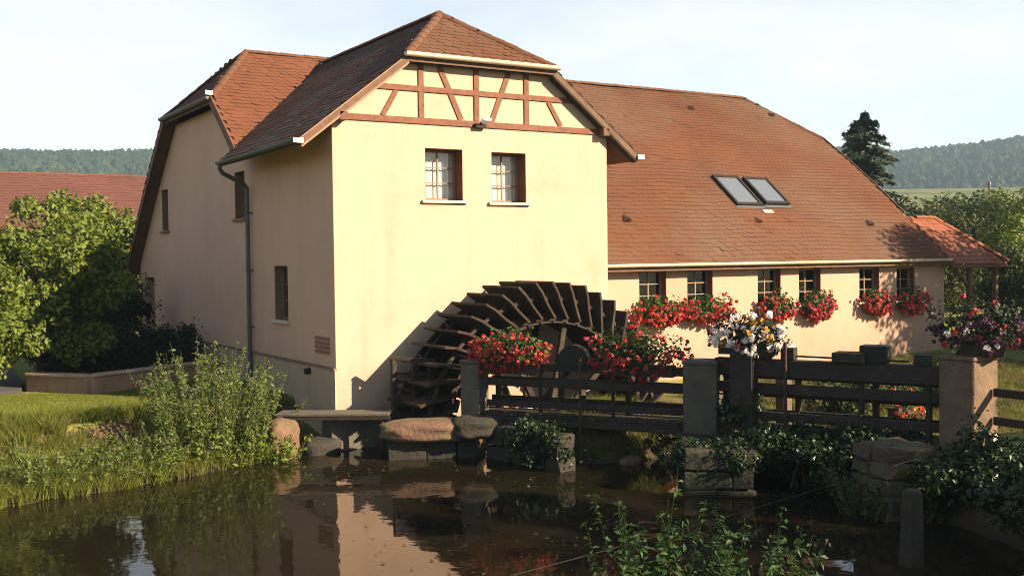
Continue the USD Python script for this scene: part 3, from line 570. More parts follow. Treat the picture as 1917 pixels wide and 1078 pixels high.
# ------------------------------------------------------------------ neighbour's roof, low wall, path
nb = thing('neighbour_house', 'neighbouring house with a wide red tiled roof behind the leafy tree', 'house', (-5, 31, 0))
z_n1 = lambda x, y: 4.0 + (np.asarray(y, float) - 26) * .51
z_n2 = lambda x, y: 8.08 - (np.asarray(y, float) - 34) * .51
N1, N2 = sbox(-18, 26, 14, 34), sbox(-18, 34, 14, 42)
obj('wall', MB().box((-17.6, 26.6, .2), (13.6, 41.4, 4.1)), 'neighbour_wall', nb)
m = MB(); slab(m, N1, z_n1); slab(m, N2, z_n2); nrf = obj('roof', m, 'soffit', nb)
m = MB(); tiles(m, N1, z_n1, (0, 1), 31, exp=.3, wid=.26, L=.36); obj('tiles', m, 'roof_tile_far', nrf, kind='stuff')
ridge_tiles(nrf, (-18, 34, 8.1), (14, 34, 8.1), 'roof_tile_far', step=.5, r=.14)

lw = thing('planter_wall', 'low rendered planter wall with stone coping beside the lawn', 'wall', (-3.0, 6, .7))
A0, A1, A2 = np.array([-3.75, 5.75]), np.array([-.12, 7.6]), np.array([-4.85, 7.15])
for p, q in ((A0, A1), (A2, A0)):
    obj('wall_section', MB().beam((*p, .93), (*q, .93), .24, .52, ch=.01), 'wall_low', lw)
    Lq = np.linalg.norm(q - p); k = max(1, round(Lq / .62))
    for i in range(k):
        a, b = p + (q - p) * (i + .012) / k, p + (q - p) * (i + .988) / k
        obj('coping_stone', MB().beam((*a, 1.222), (*b, 1.222), .34, .06, ch=.008), 'coping', lw)
pa = Polygon([(-5.1, 6.6), (-4.8, 9), (-4.4, 16), (-9, 18), (-13, 14), (-12, 7.2)])
tag(obj('path', panel(pa, (0, 0, .90), (1, 0, 0), (0, 1, 0), (0, 0, 1), .12), 'asphalt'), 'dark tarmac path behind the lawn', 'path', kind='structure')

# ------------------------------------------------------------------ water wheel
WX, WZ, WR, WY0, WY1 = 4.17, .05, 3.27, -.30, -1.80
wheel = thing('water_wheel', 'big dark wooden water wheel against the cream front wall', 'water wheel', (WX, -1.05, 0))
NB = 48
def wp(rad, ang): return np.array([WX + rad * math.sin(ang), 0, WZ + rad * math.cos(ang)])
rngw = random.Random(3)
for k in range(NB):
    a = 2 * math.pi * (k + .13) / NB; j = rngw.uniform(-.012, .012)
    prof_ = [wp(WR + j, a - .01), wp(WR - .22 + j, a + .035), wp(WR - .48, a + .075), wp(WR - .78, a + .15)]
    m = MB(); V = []; th = .05
    for i, p in enumerate(prof_):
        q = prof_[min(i + 1, 3)] - prof_[max(i - 1, 0)]; q /= np.linalg.norm(q); nn = np.array([q[2], 0, -q[0]]) * th / 2
        yj = rngw.uniform(-.01, .01)
        for y in (WY0 + yj, WY1 + yj):
            for s in (1, -1): V.append(p + nn * s + np.array([0, y, 0]))
    f = []
    for i in range(3):
        o = 4 * i; f += [[o, o + 2, o + 6, o + 4], [o + 1, o + 5, o + 7, o + 3], [o, o + 4, o + 5, o + 1], [o + 2, o + 3, o + 7, o + 6]]
    f += [[0, 1, 3, 2], [12, 14, 15, 13]]
    obj('paddle', m.add(V, f), 'timber_wheel', wheel)
for y in (WY0 - .22, WY1 + .22):
    for rad, w in ((WR - .68, .15), (WR - .32, .07)):
        n = 60; V = []
        for k in range(n):
            a = 2 * math.pi * k / n
            for dy in (-.035, .035):
                for rr in (rad, rad - w): V.append(wp(rr, a) + np.array([0, y + dy, 0]))
        f = []
        for k in range(n):
            o, p = 4 * k, 4 * ((k + 1) % n); f += [[o, p, p + 1, o + 1], [o + 2, o + 3, p + 3, p + 2], [o, o + 2, p + 2, p], [o + 1, p + 1, p + 3, o + 3]]
        obj('rim', MB().add(V, f), 'timber_wheel', wheel)
    for k in range(10):
        a = 2 * math.pi * (k + .3) / 10; obj('spoke', MB().beam(wp(.2, a) + np.array([0, y, 0]), wp(WR - .7, a) + np.array([0, y, 0]), .13, .09, up=(0, 1, 0), ch=.008), 'timber_wheel', wheel)
for k in range(20):
    a0, a1 = 2 * math.pi * (k + .02) / 20, 2 * math.pi * (k + .98) / 20; V = []
    for a in (a0, a1):
        for rad in (WR - .84, WR - .26):
            for y in (WY0 + .055, WY0 + .02): V.append(wp(rad, a) + np.array([0, y, 0]))
    obj('shroud_board', MB().add(V, [[0, 1, 3, 2], [4, 6, 7, 5], [0, 4, 5, 1], [2, 3, 7, 6], [0, 2, 6, 4], [1, 5, 7, 3]]), 'timber_wheel', wheel)
for k in range(NB):
    a = 2 * math.pi * (k + .6) / NB; c = wp(WR - .86, a) + np.array([0, (WY0 + WY1) / 2, 0]); e1 = np.array([math.cos(a), 0, -math.sin(a)]); e3 = np.array([math.sin(a), 0, math.cos(a)])
    obj('sole_board', MB().obox(c, np.array([e1, [0, 1, 0], e3]), (2 * math.pi * (WR - .86) / NB - .05, WY0 - WY1 - .1, .035)), 'timber_wheel', wheel)
obj('axle', MB().tube([(WX, .0, WZ), (WX, -2.1, WZ)], .22, 16), 'metal_dark', wheel, smooth=40)
# ------------------------------------------------------------------ stonework: piers, abutment, boulders
def stones(parent, c, yaw, size, course=.27, m='stone', seed=0, taper=0.0, rug=.012):
    """coursed rough blocks around a core; c = centre of the base"""
    rg = random.Random(seed); L, D, H = size; ca, sa = math.cos(yaw), math.sin(yaw); ax = np.array([[ca, sa, 0], [-sa, ca, 0], [0, 0, 1]])
    z = 0.0; kc = 0
    while z < H - .05:
        h = min(course * rg.uniform(.8, 1.2), H - z); h = H - z if H - z - h < .1 else h
        s = 1 - taper * z / H
        nl, nd = max(2, round(L / .55)), max(1, round(D / .6))
        cutl = [0] + sorted((i + (.5 if kc % 2 else 0) * .6 + rg.uniform(-.12, .12)) / nl for i in range(1, nl)) + [1]
        cutd = [0] + [(i + rg.uniform(-.12, .12)) / nd for i in range(1, nd)] + [1]
        for a, b in zip(cutl[:-1], cutl[1:]):
            for e, f in zip(cutd[:-1], cutd[1:]):
                x, y = (a + b - 1) / 2 * L * s, (e + f - 1) / 2 * D * s
                sx, sy, sz = (b - a) * L * s - .016, (f - e) * D * s - .016, h - .014
                v = []
                for q in np.array([[i, j, k] for i in (-1, 1) for j in (-1, 1) for k in (-1, 1)]):
                    for k in range(3):
                        w = np.array([sx, sy, sz]) / 2 - .028; w[k] += .028 + rg.uniform(-rug, rug); v.append(q * w)
                hull = trimesh.convex.convex_hull(np.array(v)); vv = (np.array(hull.vertices) + [x + rg.uniform(-.015, .015), y, z + h / 2]) @ ax + np.asarray(c, float)
                obj('stone', (vv, np.array(hull.faces)), m, parent)
        z += h; kc += 1
YAWB = math.atan2(-3.93, 2.45)                   # direction of the footbridge
pA = thing('stone_abutment', 'dark coursed stone abutment under the left end of the footbridge', 'abutment', (2.6, -3.5, 0))
stones(pA, (2.22, -3.85, -.9), math.atan2(-2.1, .31), (2.1, .42, 1.55), .31, seed=1, rug=.03)
pB = thing('bridge_pier', 'dark wide stone pier under the grey concrete post', 'pier', (4.0, -6.9, 0))
stones(pB, (3.95, -7.0, -.9), YAWB + .35, (1.15, 2.1, 1.6), .3, seed=2, rug=.03)
pC = thing('bridge_pier', 'sunlit mossy rough stone pier at the right end of the footbridge', 'pier', (4.5, -10.2, 0))
stones(pC, (4.55, -10.2, -.7), -.25, (1.0, 1.05, 1.72), 0.26, 'stone_pier', seed=3, taper=.2, rug=.05)
bw = thing('bank_wall', 'low grey stone bank wall below the lit flat boulder', 'wall', (1.1, -2.2, 0))
stones(bw, (1.15, -2.0, -.7), math.atan2(-.72, 1.47), (1.75, .9, 1.05), .5, seed=4)
def boulder(label, c, size, yaw, m, seed):
    s = trimesh.creation.icosphere(3); v = np.array(s.vertices); v = np.sign(v) * np.abs(v) ** .72
    v *= (.8 + .42 * meshkit.fbm(v * 1.5 + seed * 5, 3, seed))[:, None] * np.array(size) / 2
    ca, sa = math.cos(yaw), math.sin(yaw); v = v @ np.array([[ca, sa, 0], [-sa, ca, 0], [0, 0, 1]]) + np.array(c)
    return tag(obj('boulder', (v, np.array(s.faces)), m, smooth=True), label, 'boulder')
boulder('flat reddish boulder catching the sun on top of the low bank wall', (.95, -2.12, .52), (1.75, 1.0, .42), math.atan2(-.72, 1.47), 'stone_red', 1)
boulder('grey rounded boulder between the lit boulder and the left concrete post', (1.75, -2.75, .58), (1.0, .8, .44), -.4, 'stone', 2)
boulder('sandy lit stone at the foot of the grass bank beside the plank', (-1.32, -.28, .3), (.75, .6, .85), .3, 'stone_red', 3)
boulder('small dark stone at the water edge under the plank', (-.55, -.45, .05), (.8, .6, .5), .1, 'stone', 4)
boulder('broken pale stone lying in the shallow water behind the footbridge', (3.75, -4.95, .02), (.45, .35, .22), .6, 'stone_red', 5)
# plank walkway round the corner of the wing
pk_ = thing('plank_walkway', 'narrow plank walkway on short posts at the corner of the wing', 'walkway', (-.4, -.7, 0))
d = np.array([1.8, -1.27]); d /= np.linalg.norm(d); n2 = np.array([-d[1], d[0]])
for k in range(3):
    o = n2 * (.02 + k * .2); obj('plank', MB().beam((-1.3 + o[0], -.03 + o[1], .765), (.55 + o[0], -1.33 + o[1], .765), .185, .05, ch=.006), 'concrete', pk_)
obj('edge_beam', MB().beam((-1.28, -.07, .70), (.56, -1.37, .70), .07, .075, ch=.006), 'timber_dark', pk_)
for s in (.14, .95): q = np.array([-1.25, -.05]) + d * s * 2.2; obj('post', MB().box((q[0] - .04, q[1] - .04, -.4), (q[0] + .04, q[1] + .04, .655), .006), 'rust', pk_)
sb = MB().box((-.35, -.55, -.8), (.85, -.05, .60), .02)
tag(obj('concrete_footing', sb, 'concrete'), 'stained concrete footing in the water below the front wall', 'footing')
rk = thing('trash_rack', 'dark timber rack frame standing left of the water wheel', 'rack', (1.2, -.8, .7))
for x, y, zt in ((.95, -.75, 1.78), (1.32, -.95, 1.66), (1.62, -1.1, 1.72)): obj('post', MB().box((x - .055, y - .055, .1), (x + .055, y + .055, zt), .008), 'timber_dark', rk)
obj('cap_beam', MB().beam((.88, -.71, 1.81), (1.7, -1.14, 1.75), .10, .07, ch=.008), 'timber_dark', rk)
for k in range(5): obj('slat', MB().beam((1.0, -.77, .85 + k * .16), (1.62, -1.1, .85 + k * .16), .03, .06), 'timber_dark', rk)

# ------------------------------------------------------------------ footbridge and sluice
P1, P2, P3 = np.array([2.0, -2.24]), np.array([4.45, -6.17]), np.array([6.36, -10.16])
def postyaw(d): return math.atan2(d[1], d[0])
def post(label, p, yaw, s, z0, z1, m):
    t = thing('fence_post', label, 'post', (p[0], p[1], z0)); ca, sa = math.cos(yaw), math.sin(yaw); ax = np.array([[ca, sa, 0], [-sa, ca, 0], [0, 0, 1]])
    obj('shaft', MB().obox((p[0], p[1], (z0 + z1 - .07) / 2), ax, (s, s, z1 - z0 - .07), .02), m, t)
    obj('cap', MB().obox((p[0], p[1], z1 - .034), ax, (s + .03, s + .03, .07), .018), m, t)
post('stained concrete post nearest the water wheel', P1, postyaw(P2 - P1), .42, .55, 1.84, 'concrete')
post('broad grey concrete post in the middle of the footbridge', P2, postyaw(P2 - P1) + .08, .60, .55, 1.97, 'concrete')
post('tall sandstone gatepost with one sunlit face at the right', P3, 0.0, .62, .55, 2.22, 'sandstone_post')
fb = thing('footbridge', 'dark timber footbridge with rails over the sluice', 'footbridge', (4.3, -6.2, .7))
def lerp(a, b, t, z): p = a + (b - a) * t; return np.array([p[0], p[1], z])
d1 = (P2 - P1) / np.linalg.norm(P2 - P1); d2 = (P3 - P2) / np.linalg.norm(P3 - P2)
up1, up2 = np.array([-d1[1], d1[0]]), np.array([-d2[1], d2[0]])     # towards the house side
for a, b, z0, z1, w in ((.06, .94, 1.345, 1.50, .10), (.06, .94, .945, 1.06, .09), (.06, .94, 1.66, 1.80, .12)):
    obj('rail', MB().beam(lerp(P1, P2, a, (z0 + z1) / 2), lerp(P1, P2, b, (z0 + z1) / 2), w, z1 - z0, ch=.01), 'timber_dark', fb)
for a, b, z0, z1, w in ((.06, .99, 1.73, 2.03, .22), (.06, .99, 1.43, 1.61, .10), (.06, .99, .97, 1.12, .10)):
    obj('rail', MB().beam(lerp(P2, P3, a, (z0 + z1) / 2), lerp(P2, P3, b, (z0 + z1) / 2), w, z1 - z0, ch=.012), 'timber_dark', fb)
for A, Bb, dd, uu in ((P1, P2, d1, up1), (P2, P3, d2, up2)):
    L = np.linalg.norm(Bb - A)
    for o in (-.02, .5): q = np.append(uu * o, 0); obj('beam', MB().beam(lerp(A, Bb, -.02, .70) + q, lerp(A, Bb, 1.0, .70) + q, .16, .16, ch=.01), 'timber_dark', fb)
    k = int(L / .2)
    for i in range(k):
        p = A + dd * (i + .5) * L / k; z = .806 + rngw.uniform(-.004, .004)
        obj('deck_plank', MB().beam((*(p - uu * .12), z), (*(p + uu * .62), z), L / k - .015, .045), 'timber_dark', fb)
    for o in (.58,):
        q = np.append(uu * o, 0)
        for z0, z1 in ((1.62, 1.76), (1.30, 1.46), (.95, 1.08)): obj('rail', MB().beam(lerp(A, Bb, .02, (z0 + z1) / 2) + q, lerp(A, Bb, .98, (z0 + z1) / 2) + q, .06, z1 - z0, ch=.006), 'timber_dark', fb)
        for tt in np.linspace(.05, .95, 4): p = A + (Bb - A) * tt + uu * o; obj('baluster', MB().box((p[0] - .045, p[1] - .045, .7), (p[0] + .045, p[1] + .045, 1.80), .006), 'timber_dark', fb)
for tt in (.30, .62): p = lerp(P1, P2, tt, 0); obj('baluster', MB().box((p[0] - .035, p[1] - .085, .8), (p[0] + .035, p[1] - .055, 1.7), .004), 'timber_dark', fb)
sg = thing('sluice_gate', 'dark sluice gate with domed gear cover and tall iron rod left of the concrete post', 'sluice gate', (3.1, -4.1, 0))
c = lerp(P1, P2, .462, 1.72); V = []; ang = np.linspace(0, math.pi, 17)
for s in (-.09, .09): V += [c + np.append(d1 * .36 * math.cos(t), 0) + np.array([0, 0, .46 * math.sin(t)]) + np.append(up1 * (s + .02), 0) for t in ang]
f = [[i, i + 1, 18 + i, 17 + i] for i in range(16)] + [[0, 16, 33, 17]]
m = MB().add(V, f); m.add(V[:17], [[0, i, i + 1] for i in range(1, 16)]); m.add(V[17:], [[0, i + 1, i] for i in range(1, 16)])
obj('gear_cover', m, 'metal_dark', sg)
p = lerp(P1, P2, .506, 0) - np.append(up1 * .22, 0)
obj('rod', MB().tube([(p[0], p[1], -.6), (p[0], p[1], 1.95)], .03, 10), 'rust', sg, smooth=50)
obj('bracket', MB().beam((p[0], p[1], 1.2), lerp(P1, P2, .506, 1.2), .06, .06), 'metal_dark', sg)
g2 = thing('sluice_gate', 'timber sluice frame with gear boxes on the heavy beam right of the concrete post', 'sluice gate', (5.2, -7.8, 0))
def upright(tt, w, z0, z1, m='timber_dark', o=0.0, name='upright'):
    p = lerp(P2, P3, tt, 0) + np.append(up2 * o, 0); ax = np.array([np.append(d2, 0), np.append(up2, 0), [0, 0, 1]])
    obj(name, MB().obox((p[0], p[1], (z0 + z1) / 2), ax, (w, w * .8, z1 - z0), .012), m, g2)
upright(.185, .40, .55, 2.18, o=-.14); upright(.262, .20, 2.035, 2.22); upright(.355, .24, 2.035, 2.24); upright(.85, .26, 2.035, 2.20)
upright(.59, .52, 2.035, 2.20, name='gear_box'); upright(.675, .44, 2.035, 2.32, 'metal_dark', o=.1, name='gear_box')
p = lerp(P2, P3, .352, 0) - np.append(up2 * .16, 0); obj('rod', MB().tube([(p[0], p[1], -.4), (p[0], p[1], 2.34)], .03, 10), 'rust', g2, smooth=50)
for tt in (.63, .87): p = lerp(P2, P3, tt, 0) - np.append(up2 * .02, 0); obj('rod', MB().box((p[0] - .035, p[1] - .035, .84), (p[0] + .035, p[1] + .035, 1.75)), 'timber_dark', g2)
obj('hand_rail', MB().tube([lerp(P2, P3, .36, 2.10), lerp(P2, P3, .80, 2.08)], .016, 8), 'metal_dark', g2)
obj('gate_board', MB().beam(lerp(P2, P3, .1, .2), lerp(P2, P3, .5, .2), .07, 1.0), 'timber_dark', g2)
pp = thing('ivy_post', 'sunlit stone post half covered in ivy behind the heavy beam', 'post', (5.9, -6.7, .1))
obj('shaft', MB().box((5.80, -6.82, -.1), (6.02, -6.60, 1.62), .02), 'sandstone_post', pp)
rf_ = thing('side_fence', 'dark two-rail fence running from the sandstone gatepost to the right', 'fence', (6.4, -12, .7))
for z in (1.66, 1.22): obj('rail', MB().beam((6.52, -10.50, z), (6.42, -14.2, z), .07, .13, ch=.01), 'timber_dark', rf_)
for y in (-12.3, -14.2): obj('post', MB().box((6.36, y - .07, .4), (6.50, y + .07, 1.85), .01), 'timber_dark', rf_)
obj('brace', MB().beam((6.54, -10.52, 1.0), (6.30, -10.52, .8), .03, .06), 'white_metal', rf_)

# ------------------------------------------------------------------ foliage
def leaf_mesh(P, N, size, rg, aspect=.55, bend=.25):
    """one bent leaf (4 triangles) per point"""
    k = len(P); N = N / (np.linalg.norm(N, axis=1, keepdims=True) + 1e-9)
    a = rg.normal(size=(k, 3)); a -= N * (a * N).sum(1, keepdims=True); a /= np.linalg.norm(a, axis=1, keepdims=True) + 1e-9
    b = np.cross(N, a); s = np.broadcast_to(size, (k,))[:, None] * rg.uniform(.65, 1.3, (k, 1))
    V = np.stack([P - a * s * .5, P + b * s * aspect * .5 + N * s * bend * .3, P + a * s * .55 - N * s * bend * .4, P - b * s * aspect * .5 + N * s * bend * .3, P + a * s * .03], 1)
    F = np.array([[0, 4, 1], [1, 4, 2], [0, 3, 4], [3, 2, 4]])
    return V.reshape(-1, 3), (F[None] + 5 * np.arange(k)[:, None, None]).reshape(-1, 3)
def unit(rg, k): v = rg.normal(size=(k, 3)); return v / np.linalg.norm(v, axis=1, keepdims=True)
def clump_points(rg, clumps, per, shell=.55):
    P, N = [], []
    for c, r in clumps:
        u = unit(rg, per); rad = (1 - shell * rg.random((per, 1)) ** 1.3)
        P.append(np.asarray(c) + u * rad * r * np.array([1, 1, .8])); N.append(u * .7 + rg.normal(size=(per, 3)) * .55 + [0, 0, .45])
    return np.vstack(P), np.vstack(N)
def tree(name, label, base, h, rad, leafm, seed, nclump=26, per=260, leaf=.16, trunk=.14, crown0=.25, clr=.33, cat='tree', group=None, wide=1.0, barkm='bark', shape=.0):
    rg = np.random.default_rng(seed); base = np.array(base, float)
    t = thing(name, label, cat, base, group)
    cc = base + [0, 0, h * (crown0 + 1) / 2]; hz = h * (1 - crown0) / 2; cl = []
    while len(cl) < nclump:
        u = unit(rg, 1)[0] * rg.uniform(.35, .95); z = u[2]; k = 1 - shape * (z + 1) / 2
        c = cc + u * [rad * wide * k, rad * k, hz]; r = rad * clr * rg.uniform(.7, 1.25); cl.append((c, r))
    P, N = clump_points(rg, cl, per)
    obj('crown', leaf_mesh(P, N, leaf, rg), leafm, t)
    m = MB(); top = base + [rg.normal() * .1 * rad, rg.normal() * .1 * rad, h * .72]
    pts = [base + (top - base) * s + np.array([math.sin(s * 5 + seed), math.cos(s * 4 + seed), 0]) * trunk * .5 * s for s in np.linspace(0, 1, 7)]; pts[0] = base - [0, 0, .3]
    m.tube(pts, np.linspace(trunk, trunk * .25, 7), 9)
    for c, r in cl[:14]:
        s = np.clip((c[2] - base[2]) / h - .28, .12, .65) / .72; a = base + (top - base) * s; mid = (a + c) / 2 + [0, 0, -.06 * h]
        m.tube([a, mid, c], [trunk * .38, trunk * .25, trunk * .08], 6)
    obj('trunk', m, barkm, t, smooth=60); return t
def bush(name, label, base, size, leafm, seed, nclump=16, per=220, leaf=.1, clr=.34, cat='shrub', group=None):
    rg = np.random.default_rng(seed); base = np.array(base, float); size = np.array(size, float); t = thing(name, label, cat, base, group); cl = []
    for _ in range(nclump):
        u = unit(rg, 1)[0] * rg.uniform(.3, .9); c = base + [0, 0, size[2] * .45] + u * size / 2 * [1, 1, rg.uniform(.6, 1.15)]; cl.append((c, min(size) * clr * rg.uniform(.45, 1.15)))
    P, N = clump_points(rg, cl, per)
    st = rg.random(len(P)) < .14; cb_ = base + [0, 0, size[2] * .4]; P[st] = cb_ + (P[st] - cb_) * rg.uniform(1.05, 1.38, (st.sum(), 1)) + rg.normal(size=(st.sum(), 3)) * .05
    P[:, 2] = np.maximum(P[:, 2], base[2] + .02)
    obj('foliage', leaf_mesh(P, N, leaf, rg), leafm, t)
    m = MB()
    for c, r in cl[:9]: m.tube([base + rg.normal(size=3) * [.12, .12, 0] - [0, 0, .15], (base + c) / 2 + rg.normal(size=3) * .05, c], [.03, .02, .008], 5)
    obj('stems', m, 'bark', t); return t
tree('leafy_tree', 'tall light green leafy tree rising against the neighbouring roof', (-1.75, 19.9, .8), 5.9, 2.45, 'leaf_light', 22, nclump=130, per=300, leaf=.2, trunk=.18, crown0=.03, clr=.27, wide=1.05)
tree('leafy_tree', 'broad airy yellow green tree close behind the low planter wall', (-4.5, 8.0, .8), 4.35, 2.15, 'leaf_light', 14, nclump=64, per=230, leaf=.15, trunk=.12, crown0=.08, clr=.25, wide=1.1)
tree('leafy_tree', 'yellow green tree in front of the path at the far left edge', (-6.0, 6.4, .8), 3.0, 1.6, 'leaf_light', 12, nclump=40, per=300, leaf=.14, trunk=.1, crown0=.2, clr=.32)
tree('leafy_tree', 'pale treetop showing above the neighbouring red roof', (-7, 47, .8), 9.6, 3.5, 'leaf_olive', 13, nclump=24, per=200, leaf=.35, trunk=.2)
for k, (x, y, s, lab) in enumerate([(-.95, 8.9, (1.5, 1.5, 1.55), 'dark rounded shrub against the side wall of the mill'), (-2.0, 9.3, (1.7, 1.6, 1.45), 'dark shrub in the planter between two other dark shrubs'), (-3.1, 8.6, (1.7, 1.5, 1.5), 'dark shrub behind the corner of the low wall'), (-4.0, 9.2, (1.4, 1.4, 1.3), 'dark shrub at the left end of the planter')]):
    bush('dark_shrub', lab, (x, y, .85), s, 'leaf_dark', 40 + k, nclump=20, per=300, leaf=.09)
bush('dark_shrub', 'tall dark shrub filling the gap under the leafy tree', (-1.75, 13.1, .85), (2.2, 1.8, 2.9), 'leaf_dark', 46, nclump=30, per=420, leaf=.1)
bush('garden_shrub', 'bright green shrub seen through the passage at the rear corner', (.9, 24.0, .8), (3.6, 2.0, 3.9), 'leaf_light', 47, nclump=22, per=600, leaf=.17)
# conifer behind the hall
def conifer(label, base, h, rad, seed):
    rg = np.random.default_rng(seed); base = np.array(base, float); t = thing('spruce_tree', label, 'tree', base); P, N, S = [], [], []
    nb = 30
    for i in range(nb):
        s = (i + .5) / nb; z = h * (.06 + .94 * s); R = rad * (1 - s) ** .8 * rg.uniform(.6, 1.25) + .12
        for k in range(7):
            a = rg.uniform(0, 6.283); q = 80; R = R * rg.uniform(.7, 1.2)
            f = rg.random(q) ** .7; droop = -.35 * f ** 1.4 * R * .8 + .06 * R
            side = (rg.random(q) - .5) * .55 * R * f
            p = np.stack([np.cos(a) * f * R - np.sin(a) * side, np.sin(a) * f * R + np.cos(a) * side, z + droop + rg.normal(size=q) * .06], -1)
            P.append(base + p); N.append(np.stack([np.cos(a) * .4 + rg.normal(size=q) * .3, np.sin(a) * .4 + rg.normal(size=q) * .3, .8 + 0 * f], -1))
    obj('crown', leaf_mesh(np.vstack(P), np.vstack(N), .42, rg, aspect=.3, bend=.3), 'leaf_conifer', t)
    obj('trunk', MB().tube([base, base + [0, 0, h * .97]], [.22, .03], 8), 'bark', t)
conifer('dark green spruce rising behind the right end of the main roof', (40.2, 20.1, .5), 11.2, 6.2, 5)
tree('roadside_tree', 'rounded dark tree beside the pale pole at the right', (52, 21.5, .5), 7.6, 2.6, 'leaf_mid', 61, nclump=26, per=240, leaf=.28, crown0=.1, clr=.36)
tree('roadside_tree', 'mid green bushy tree right of the porch roof', (40.5, 14.0, .5), 6.2, 2.7, 'leaf_olive', 62, nclump=26, per=240, leaf=.25, crown0=.05, clr=.36)
tree('roadside_tree', 'bright sunlit tree at the right edge', (35.6, 6.7, .3), 6.6, 2.4, 'leaf_light', 63, nclump=26, per=260, leaf=.22, crown0=.05, clr=.36)
tree('roadside_tree', 'olive green tree behind the porch', (30.6, 8.4, .3), 4.7, 1.9, 'leaf_olive', 64, nclump=24, per=240, leaf=.2, crown0=.05, clr=.38)
tree('roadside_tree', 'dark leafy tree shading the porch from the right', (28.0, 3.0, .2), 4.3, 1.7, 'leaf_mid', 65, nclump=26, per=260, leaf=.18, crown0=.05, clr=.38)
tree('roadside_tree', 'pale far tree left of the pole beside the field', (66, 33, 1.0), 8.0, 4.0, 'leaf_mid', 66, nclump=24, per=200, leaf=.4, crown0=.05, clr=.4)
tree('roadside_tree', 'low bushy far tree behind the porch ridge', (58, 31, 1.0), 6.5, 3.6, 'leaf_olive', 67, nclump=24, per=200, leaf=.4, crown0=.05, clr=.4)
tree('roadside_tree', 'tall yellow green tree filling the right edge beyond the shrubs', (43.5, 13.4, .3), 7.0, 3.0, 'leaf_light', 91, nclump=34, per=240, leaf=.27, crown0=.05, clr=.34)
tree('roadside_tree', 'soft olive tree between the porch roof and the field', (46.5, 20.2, .3), 6.3, 2.9, 'leaf_olive', 92, nclump=34, per=240, leaf=.27, crown0=.05, clr=.34)
tree('roadside_tree', 'tall dark tree closing the view at the right edge', (47, 13, .3), 6.5, 3.0, 'leaf_mid', 68, nclump=26, per=220, leaf=.28, crown0=.05, clr=.38)
bush('dark_shrub', 'dark shrub beneath the porch roof', (26.6, 1.0, .15), (2.6, 2.2, 2.0), 'leaf_dark', 70, nclump=20, per=240, leaf=.13)
bush('dark_shrub', 'dark shrub behind the purple flowers at the right', (22.9, -3.2, .2), (2.6, 2.2, 1.9), 'leaf_dark', 71, nclump=20, per=240, leaf=.12)
# trees beyond the right edge of the picture, whose shade falls on the bridge and the hall
tree('bank_tree', 'slender tree on the right bank shading the footbridge', (12.0, -16.6, .6), 6.6, 1.0, 'leaf_mid', 81, nclump=30, per=420, leaf=.2, crown0=.08, clr=.42)
tree('bank_tree', 'broad tree on the right bank above the dark water', (12.3, -25.0, .6), 12.0, 2.3, 'leaf_mid', 82, nclump=34, per=600, leaf=.22, crown0=.08, clr=.38)
tree('bank_tree', 'tree on the right bank nearest the viewer', (8.0, -29.0, 1.2), 9.5, 3.0, 'leaf_mid', 83, nclump=34, per=600, leaf=.22, crown0=.08, clr=.38)
tree('bank_tree', 'tree in the garden shading the far end of the hall', (27.6, -4.6, .3), 8.7, 3.3, 'leaf_mid', 84, nclump=40, per=700, leaf=.22, crown0=.08, clr=.38)
tree('orchard_tree', 'added unseen big tree left of the lawn near the pond', (-17, 3.5, .8), 9, 4, 'leaf_mid', 85, nclump=30, per=200, leaf=.35, crown0=.12, clr=.36)  # three out-of-view trees added to cut sky light on the side wall
tree('orchard_tree', 'added unseen big tree left of the lawn beside the tarmac path', (-16.5, 13, .8), 10, 4.2, 'leaf_mid', 86, nclump=30, per=200, leaf=.35, crown0=.12, clr=.36)
tree('orchard_tree', 'added unseen big tree left of the lawn before the neighbouring house', (-17, 22.5, .8), 10, 4.2, 'leaf_mid', 87, nclump=30, per=200, leaf=.35, crown0=.12, clr=.36)
pl_ = thing('pale_pole', 'thin pale pole standing among the trees at the right', 'pole', (46.0, 16.3, .3))
obj('shaft', MB().tube([(46.0, 16.3, 0), (46.0, 16.3, 7.6)], [.10, .07], 10), 'birch', pl_, smooth=50)
obj('cap', MB().tube([(46.0, 16.3, 7.6), (46.0, 16.3, 7.75)], [.09, .05], 10), 'zinc', pl_)

